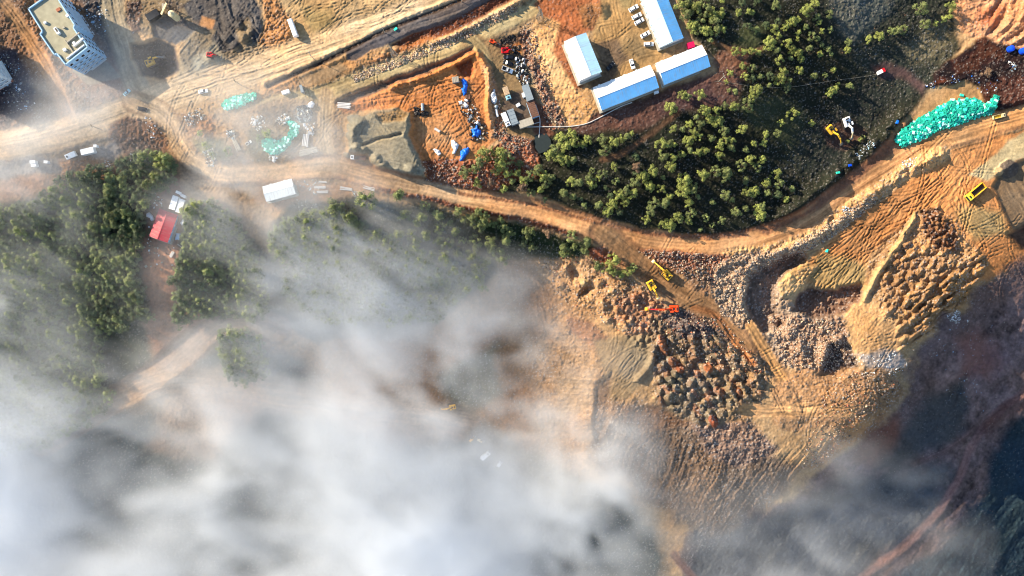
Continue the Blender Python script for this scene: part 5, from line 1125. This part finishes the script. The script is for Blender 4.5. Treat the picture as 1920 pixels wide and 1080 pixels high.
for (u, v, m, l) in ((1803,179,M_mint,'mint green bag lying alone above the long heap'),(1866,180,M_mint,'mint green bag apart at the upper right end of the long heap'),(1550,470,M_mint,'mint green box on the pale stony berm'),(742,54.5,M_mint,'mint green box on the edge of the dark asphalt'),(1571,324,M_mint,'mint green box by the haul road below the dark slope'),(1593,310,M_deep,'bright blue sheet scrap beside the haul road'),(1682,229,M_tarp,'pale blue scrap at the upper edge of the haul road')):
    o = bpy.data.objects.new('plastic_box', bag_proto(m, int(u))); C.objects.link(o); o.location = at(u, v, .1); o.rotation_euler = (0, 0, u); o.scale = (1.5, 1.5, 1.5); tag(o, l, 'box')

def drape(name, label, cat, poly, h, m, seed=0, group=None):
    """a sheet thrown over a heap: follows the outline, rises to h inside, creased"""
    us = np.arange(min(p[0] for p in poly)-1, max(p[0] for p in poly)+1.01, .8); vs_ = np.arange(min(p[1] for p in poly)-1, max(p[1] for p in poly)+1.01, .8)
    u, v = np.meshgrid(us, vs_); d = sdpoly(poly, u+fbm(u, v, 8, 2, seed)*1.0, v+fbm(u, v, 8, 2, seed+1)*1.0)
    zz = bil(Z, UA, VA, u, v); z = zz+.15+h*(1-np.exp(-np.clip(d, 0, 99)/2.2))*(1+.35*fbm(u, v, 7, 3, seed+2))+.18*fbm(u, v, 2.5, 2, seed+3)
    k = S*(H-z)/H; vs3 = []; idx = {}; F = []
    for j in range(u.shape[0]):
        for i in range(u.shape[1]):
            if d[j, i] > -.4: idx[j, i] = len(vs3); vs3.append(((u[j, i]-960)*k[j, i], (540-v[j, i])*k[j, i], z[j, i] if d[j, i] > .6 else zz[j, i]))
    for j in range(u.shape[0]-1):
        for i in range(u.shape[1]-1):
            q = [(j+1, i), (j+1, i+1), (j, i+1), (j, i)]
            if all(t in idx for t in q): F.append(tuple(idx[t] for t in q))
    c = Vector(vs3[len(vs3)//2]); me = bpy.data.meshes.new(name); me.from_pydata([tuple(Vector(t)-c) for t in vs3], [], F); me.materials.append(m); me.polygons.foreach_set('use_smooth', np.ones(len(F), bool)); me.update()
    o = bpy.data.objects.new(name, me); C.objects.link(o); o.location = c; sm_ = o.modifiers.new('thick', 'SOLIDIFY'); sm_.thickness = .06
    return tag(o, label, cat, group)
drape('blue_tarp', 'crumpled blue tarp bent over scrap at the top of the orange yard', 'tarp', [(864,150),(868,147),(874,151),(878,160),(876,166),(874,176),(869,181),(867,172),(864,166),(870,163)], 1.3, M_tarp, 1)
drape('blue_tarp', 'square blue tarp over machinery halfway down the orange yard', 'tarp', [(883,241),(890,239),(892,230),(895,231),(897,240),(902,243),(901,254),(896,258),(886,257)], 1.6, M_tarp, 2)
drape('blue_tarp', 'slanted blue tarp by the bushes below the orange yard', 'tarp', [(863,282),(872,279),(880,275),(880,284),(874,293),(869,301),(863,302)], 1.5, M_tarp, 3)
drape('white_sheet', 'white plastic sheet heaped near the slanted blue tarp', 'sheet', [(844,264),(850,261),(856,266),(862,272),(857,280),(853,289),(847,289),(850,280),(846,274)], 1.0, M_sheet, 4)
drape('white_sheet', 'round white sheet with reddish load by the stockpile edge', 'sheet', [(812,279),(817,277),(824,281),(827,288),(822,292),(815,286)], 1.0, M_sheet, 5)
drape('white_sheet', 'tall white covered load at the left side of the truck yard', 'sheet', [(920,178),(925,167),(929,167),(930,174),(932,184),(931,192),(927,197),(922,191)], 2.2, M_sheet, 6)
drape('white_sheet', 'small white sheet over scrap below the first blue tarp', 'sheet', [(868,192),(874,190),(880,198),(877,203),(870,203)], .9, M_sheet, 7)
drape('blue_tarp', 'bright blue tarp crumpled on the corner of the white container', 'tarp', [(339,389),(344,381),(348,386),(353,388),(350,395),(341,397)], 1.6, M_tarp, 8)
drape('white_sheet', 'white bags piled beside the dark pipe heap in the debris yard', 'sheet', [(577,193),(584,188),(590,193),(588,201),(581,204),(576,200)], 1.2, M_sheet, 9)
drape('white_sheet', 'grey-white sheet right of the red roofed house', 'sheet', [(340,410),(350,412),(348,420),(341,424),(337,418)], .9, M_sheet, 10)
drape('white_sheet', 'pale blue bundle under the sheet right of the red roofed house', 'sheet', [(330,436),(338,437),(336,450),(328,450)], .8, M_wallb, 11)
drape('white_sheet', 'white bag cluster left of the red roofed house', 'sheet', [(273,400),(280,397),(286,404),(290,411),(284,414),(279,409),(274,407)], 1.0, M_sheet, 12)
for (u, v, l) in ((1896,91,'round blue tank on the brown slope'),(1919,95,'round blue tank cut by the right edge')):
    q = at(u, v, 1.2); r = empty('blue_tank', (q.x, q.y, zat(u, v)), 0, l, 'tank', 'round blue tanks'); MB().cyl((0,0,0),(0,0,1.9),1.6,1.5,n=20).build('body', M_deep, r); MB().cyl((0,0,1.9),(0,0,2.3),1.5,.5,n=20).build('lid', M_deep, r)
# pipe in the yard: mixer tube
q = at(930.5, 201, 1); r = empty('vertical_tank', (q.x, q.y, zat(930, 201)), 0, 'small round steel tank above the curved white tube', 'tank'); MB().cyl((0,0,0),(0,0,2.4),.8,n=18).build('body', M_grey, r); MB().cyl((0,0,2.4),(0,0,2.7),.8,.2,n=18).build('lid', M_grey, r)
def pipes(name, label, cat, u, v, dx, dy, lpx, wpx, n, m, r=None, layers=1, group=None, jitter=.06):
    g = zsoft(u, v, 4); k = S*(H-g)/H; a = px_angle(dx, dy); Wd = wpx*k; r = r or Wd/n/2; rr = random.Random(int(u*7+v))
    for ly in range(layers):
        for i in range(n-ly):
            y = (i-(n-ly-1)/2)*Wd/n; L = lpx*k*rr.uniform(.9, 1.05); p = at(u, v, r, g)
            M = Matrix.Translation((p.x, p.y, 0)) @ Matrix.Rotation(a+rr.uniform(-jitter, jitter), 4, 'Z')
            q0, q1 = M @ Vector((-L/2, y, 0)), M @ Vector((L/2, y, 0)); zz = g+r+.1+ly*r*1.75
            b = MB(); b.cyl((-L/2,0,0),(L/2,0,0),r,n=10); o = b.build(name, m); o.location = ((q0.x+q1.x)/2, (q0.y+q1.y)/2, zz); o.rotation_euler = (0, 0, math.atan2(q1.y-q0.y, q1.x-q0.x)); tag(o, label, cat, group or label)
pipes('steel_pipe', 'grey pipe in the bundle at the corner of the orange yard', 'pipe', 645,198, 1,.05, 25,11, 4, M_pipe)
pipes('steel_pipe', 'grey beam in the dusty row beside the debris yard', 'pipe', 573,263, -.12,1, 24,12, 4, M_pipe)
pipes('steel_pipe', 'grey-green beam in the stack at the debris yard corner', 'pipe', 578,284, 1,-.27, 34,11, 5, M_conc)
pipes('steel_pipe', 'pale pipe lying with the two in front of the fogged wood', 'pipe', 605,341, 1,.02, 15,3, 2, M_pipe)
pipes('steel_pipe', 'pale pipe in the middle rows right of the small white prefab', 'pipe', 600,351, 1,-.03, 21,5, 3, M_pipe)
pipes('steel_pipe', 'pale pipe in the lower rows right of the small white prefab', 'pipe', 605,360, 1,-.03, 22,5, 3, M_pipe)
pipes('steel_pipe', 'white pipe in the neat bundle on the dusty road verge', 'pipe', 649,354, 1,.12, 24,6, 4, M_pipe)
pipes('steel_pipe', 'white pipe in the loose bundle nearest the haul road', 'pipe', 692,353, 1,.3, 22,6, 4, M_pipe, jitter=.15)
pipes('steel_pipe', 'long pale beam in the frame left of the debris yard trees', 'pipe', 443,271, .5,1, 26,8, 3, M_conc)
pipes('concrete_pipe', 'single pale pipe section lying on the orange yard floor', 'pipe', 820,244, 1,.6, 12,5, 1, M_pipe, group='loose pipe sections')
pipes('concrete_pipe', 'fat grey pipe section next to black scrap on the orange yard', 'pipe', 792.5,201, .05,1, 13,6, 1, M_grey, group='loose pipe sections')
pipes('steel_pipe', 'rusty pipe in the short row between tarps of the orange yard', 'pipe', 877,182, .1,1, 9,10, 4, M_rust)
pipes('steel_pipe', 'grey pipe in the bundle on the clearing below the red roof', 'pipe', 322.5,477, -.6,1, 12,6, 4, M_pipe)
pipes('steel_pipe', 'curved white tube beside the covered white load', 'pipe', 931.5,212, .2,1, 15,4.5, 1, M_white)
def hose(name, label, cat, pts, r, m, lift=.3, wiggle=0):
    P_ = [at(u, v, lift, zsoft(u, v, 2)) for u, v in smooth(pts, 2)]; c = P_[0]; b = MB()
    for a, q in zip(P_[:-1], P_[1:]):
        if (q-a).length > .01: b.cyl(a-c, q-c, r, n=7)
    o = b.build(name, m); o.location = c; return tag(o, label, cat)
hose('water_pipe', 'long white water pipe running from the pond side to the lower prefab', 'pipe', [(986,238),(1027,237.5),(1060,238),(1096,234),(1122,222),(1162,200),(1185,192)], .22, M_pipe)
hose('water_pipe', 'white pipe dropping from the truck yard containers into the pond', 'pipe', [(1004,196),(1009,210),(1013,225),(1012,240),(1010.5,258)], .22, M_pipe)
hose('water_pipe', 'short white pipe slanting from the brown-grey container', 'pipe', [(988,237),(1000,232),(1012,229)], .2, M_pipe)
hose('water_pipe', 'thin white pipe with a kink beside the forest clearing', 'pipe', [(333,458),(341,464),(348,470),(345,475),(343,479),(355,485),(371,494)], .16, M_pipe)
hose('ground_cable', 'thin pale cable crossing the dark grass to the red trailer', 'cable', [(1340,152),(1375,156),(1410,162),(1450,164),(1490,163),(1530,156),(1570,150),(1620,144),(1650,138)], .05, M_conc, .1)
# pond
me = bpy.data.meshes.new('pond'); zp = zat(1017, 268)-.1
pp = [(1005,258),(1012,254),(1022,253),(1029,262),(1031,272),(1022,281),(1012,284),(1006,275)]; b = MB(); b.prism([tuple(at(u+(u-1017)*.25, v+(v-268)*.25, 0, zp+.9))[:2] for u, v in pp], zp+.2, zp+.9); o = b.build('water', M_water); tag(o, 'small round dark green pond', 'pond', None, 'structure')
def pole(u, v, h, label, lamp=True):
    g = zat(u, v); p = at(u, v, 0); r = empty('utility_pole', p, px_angle(1, -.45), label, 'utility pole', 'poles along the main road')
    MB().cyl((0,0,-.3),(0,0,h),.17,.11,n=8).build('mast', M_conc, r); q = MB(); q.box(-.08,.08,-1.3,1.3,h-.5,h-.35); q.box(-.08,.08,-.9,.9,h-1.3,h-1.15); q.build('crossarm', M_steel, r)
    for y in (-1.1, 0, 1.1): MB().cyl((0,y,h-.35),(0,y,h-.1),.07,n=6).build('insulator', M_white, r)
for u, v, l in ((590,112,'concrete pole beside the ditch where the asphalt has not begun'),(722,62,'concrete pole at the ragged lower end of the asphalt'),(866,4,'concrete pole at the asphalt edge near the top'),(452,160,'concrete pole above the small mint bag heap'),(190,243,'concrete pole at the dusty junction in thin fog'),(1348,152,'concrete pole at the edge of the dark grass')): pole(u, v, 9, l)
def pylon(u, v, h, label):
    p = at(u, v, 0); r = empty('lattice_pylon', p, .5, label, 'pylon', 'lattice pylons'); w_ = 1.5; b = MB()
    for sx in (-1, 1):
        for sy in (-1, 1): b.cyl((sx*w_, sy*w_, -.5), (sx*.3, sy*.3, h), .09, n=5)
    q = MB(); n = 7
    for i in range(n):
        z0, z1 = h*i/n, h*(i+1)/n; a0, a1 = w_+(.3-w_)*i/n, w_+(.3-w_)*(i+1)/n
        for k in range(4):
            c0 = [(-1,-1),(1,-1),(1,1),(-1,1)][k]; c1 = [(-1,-1),(1,-1),(1,1),(-1,1)][(k+1)%4]
            q.cyl((c0[0]*a0,c0[1]*a0,z0),(c1[0]*a1,c1[1]*a1,z1),.05,n=4); q.cyl((c1[0]*a0,c1[1]*a0,z0),(c0[0]*a1,c0[1]*a1,z1),.05,n=4)
    b.build('mast_leg', M_steel, r); q.build('bracing', M_steel, r); c = MB()
    for z in (h-.4, h-2, h-3.6): c.box(-.1,.1,-2.2,2.2,z,z+.15)
    c.build('crossarm', M_steel, r)
pylon(1012, 36, 12, 'lattice pylon on the bank above the pale slope'); pylon(740, 105, 10, 'lattice pylon on the strip between the two roads')

# ------------------------------------------------------------------ loose stuff nobody could count
def scatter(name, label, polys, n, s0, s1, mats_, seed, flat=.6, kind='stuff', z=0.0, clump=0):
    rr = random.Random(seed); o_ = []
    bs = [MB() for _ in mats_]
    for poly in polys:
        xs = [p[0] for p in poly]; ys = [p[1] for p in poly]; k = 0; tries = 0
        while k < n and tries < n*30:
            tries += 1; x, y = rr.uniform(min(xs), max(xs)), rr.uniform(min(ys), max(ys))
            if not inpoly(poly, x, y): continue
            if clump and vnoise(np.array([x/clump]), np.array([y/clump]), seed)[0] < .5: continue
            k += 1; s_ = rr.uniform(s0, s1)*(1 if rr.random() < .85 else 1.7); b = bs[rr.randrange(len(bs))]
            e = Matrix.Translation(at(x, y, s_*.12+z)) @ Matrix.Rotation(rr.uniform(0, 6.3), 4, 'Z') @ Matrix.Rotation(rr.uniform(-.5, .5), 4, 'X') @ Matrix.Rotation(rr.uniform(-.5, .5), 4, 'Y')
            a, c = s_*rr.uniform(.4, 1), s_*rr.uniform(.3, .7); b.box(-a/2, a/2, -c/2, c/2, -s_*flat/2, s_*flat/2, e, a*.12, c*.12)
    first = None; root = None
    vs = []; fs = []; mi = []
    for i, b in enumerate(bs):
        n0 = len(vs); vs += b.v; fs += [tuple(n0+j for j in f) for f in b.f]; mi += [i]*len(b.f)
    me = bpy.data.meshes.new(name); me.from_pydata(vs, [], fs)
    for m in mats_: me.materials.append(m)
    me.polygons.foreach_set('material_index', np.array(mi, np.int32)); me.update(); o = bpy.data.objects.new(name, me); C.objects.link(o); return tag(o, label, 'debris', None, kind)
K = lambda n, c: pm_(n, c, .8, 0, .15)
rk1, rk2, rk3, rk4 = K('pale_rock', (196,170,140)), K('brown_rock', (140,104,80)), K('grey_rock', (140,132,124)), K('red_rock', (150,92,66))
scatter('scrap_debris', 'black and white scrap heaped beside the parked cars', [[(966,108),(978,106),(984,115),(988,135),(995,155),(978,158),(969,148),(966,125)]], 230, .5, 1.5, [M_sheet, M_black, M_grey, M_dark, M_white, M_conc, M_black, M_rust], 1, z=.4)
scatter('scrap_debris', 'dark machine scrap along the foot of the orange bank', [[(860,190),(882,186),(893,205),(900,225),(912,240),(915,258),(900,262),(880,262),(882,240),(875,220),(862,212)]], 190, .5, 1.5, [M_dark, M_rust, M_grey, M_black, M_conc, M_sheet], 2, z=.2)
scatter('scrap_debris', 'black tyres and scrap at the head of the truck yard', [[(935,75),(955,66),(968,68),(966,78),(945,84)],[(958,88),(975,85),(975,100),(964,102)],[(776,202),(786,202),(786,216),(778,216)],[(789,210),(802,210),(803,217),(790,218)]], 55, .5, 1.4, [M_black, M_dark, M_dark], 3)
scatter('scrap_debris', 'dark pipe offcuts beside the white bags of the debris yard', [[(556,200),(575,197),(586,210),(585,226),(560,228)]], 200, .6, 1.8, [M_dark, M_grey, M_black, M_steel], 4, .3, z=.3)
scatter('scrap_debris', 'pale rubbish strewn through the debris yard', [[(470,218),(492,216),(500,240),(482,246),(470,235)],[(515,225),(535,212),(545,225),(528,236)],[(505,285),(522,290),(518,302),(505,300)],[(570,232),(590,230),(590,255),(574,252)]], 70, .4, 1.3, [M_sheet, M_sheet, M_tan, M_conc], 5)
scatter('scrap_debris', 'grey rubbish and rubble at the debris yard edge', [[(345,215),(375,200),(385,215),(370,235),(348,236)],[(380,283),(398,278),(412,295),(400,312),(385,308)],[(425,240),(440,245),(440,262),(425,255)]], 80, .4, 1.2, [M_grey, M_conc, M_sheet, M_dark], 6)
scatter('scrap_debris', 'white rubbish by the junction and the forest corner', [[(270,215),(290,225),(305,250),(285,260),(275,240)],[(240,285),(262,290),(258,302),(243,303)],[(290,315),(312,312),(310,332),(294,333)],[(195,300),(210,305),(208,320),(198,318)],[(290,360),(310,375),(300,392),(285,390)]], 22, .5, 1.4, [M_sheet, M_white, M_dark, M_conc], 7)
scatter('scrap_debris', 'white litter along the haul road verge under the dark slope', [[(1600,285),(1635,262),(1645,275),(1612,298)],[(1690,300),(1720,295),(1715,315),(1690,318)],[(1578,385),(1600,392),(1595,402),(1580,398)]], 60, .25, .9, [M_sheet, M_white, M_wallb, M_grey], 8, .2)
scatter('scrap_debris', 'white litter in the dark scrub above the mint bag heap', [[(1760,145),(1810,135),(1815,150),(1770,160)],[(1735,160),(1755,150),(1752,165),(1738,168)],[(1820,140),(1870,150),(1880,165),(1840,180)],[(1885,110),(1910,120),(1900,140)]], 22, .25, .8, [M_sheet, M_sheet, M_tarp, M_wallb], 9, .2)
scatter('scrap_debris', 'white spilled rubbish at the foot of the smooth tan apron', [[(1600,662),(1640,668),(1690,655),(1708,690),(1670,712),(1640,700),(1615,712)],[(1765,590),(1805,570),(1820,600),(1790,622)]], 170, .25, .8, [M_sheet, M_conc, M_white, M_conc], 10, .2, clump=11)
scatter('scrap_debris', 'bluish litter scattered over the shaded slope', [[(1780,610),(1860,605),(1865,670),(1785,665)],[(1770,690),(1850,695),(1850,780),(1770,770)],[(1700,560),(1790,640),(1760,670),(1690,660)]], 60, .2, .6, [M_sheet, M_wallb, M_conc], 11, .2, clump=12)
scatter('scrap_debris', 'white and grey rubbish round the small white prefab', [[(555,340),(600,335),(600,345),(560,352)],[(575,350),(600,350),(598,365),(580,365)],[(545,375),(590,372),(600,395),(560,398)],[(660,358),(675,360),(672,370),(662,368)]], 40, .3, 1.1, [M_sheet, M_conc, M_tan, M_grey], 12, .3)
scatter('scrap_debris', 'rubbish and dark boxes on the forest clearing', [[(265,455),(335,460),(320,520),(270,500)],[(277,425),(285,420),(282,470),(262,478)]], 26, .4, 1.5, [M_dark, M_conc, M_sheet, M_rust], 13, .5)
scatter('scrap_debris', 'white scrap around the unfinished block', [[(0,90),(35,110),(40,160),(70,200),(20,210),(0,180)],[(130,20),(200,10),(205,60),(160,50)]], 90, .3, 1.1, [M_sheet, M_conc, M_grey, M_wallb], 14, .3)
scatter('rubble', 'broken rock strewn down the stony bank beside the truck yard', [[(975,50),(1000,40),(1010,90),(1030,140),(1045,190),(1065,240),(1030,245),(1010,190),(995,140),(980,100)],[(790,300),(880,310),(945,265),(1000,270),(1008,330),(930,350),(860,352),(800,345)],[(925,250),(935,180),(950,250),(1000,262),(960,300)]], 1100, .25, .8, [rk1, rk2, rk4, rk3, M_dark], 15)
scatter('rubble', 'pale boulders of the curved rock bank and pit rim', [[(1335,500),(1380,478),(1490,462),(1500,480),(1440,505),(1400,520),(1395,570),(1410,610),(1350,590)],[(1440,595),(1570,600),(1600,650),(1560,700),(1470,680)],[(1480,460),(1560,415),(1640,362),(1650,375),(1570,440),(1500,480)],[(660,140),(740,112),(860,60),(960,8),(975,20),(860,80),(740,128),(665,155)]], 1800, .25, .8, [rk1, rk1, rk3, rk2], 16)
scatter('rubble', 'brown rock chunks on the slope around the orange excavator', [[(1010,490),(1100,470),(1180,520),(1240,560),(1280,600),(1230,625),(1160,620),(1050,560)],[(1230,590),(1350,595),(1440,690),(1400,720),(1250,650)],[(1195,472),(1260,470),(1360,480),(1340,540),(1290,520)],[(1560,700),(1700,690),(1680,740),(1540,870),(1500,870)]], 900, .25, .85, [rk2, rk4, rk1, rk3, M_dark], 17)
scatter('stones', 'grey stones dotted over the dark shaded hillsides', [[(1480,0),(1780,0),(1780,90),(1690,190),(1620,260),(1480,380),(1430,420),(1500,200)],[(1700,700),(1850,560),(1920,520),(1920,1000),(1620,1060),(1300,1060),(1500,900),(1690,760)]], 350, .15, .4, [rk3, M_conc, rk2], 18, .4, clump=18)
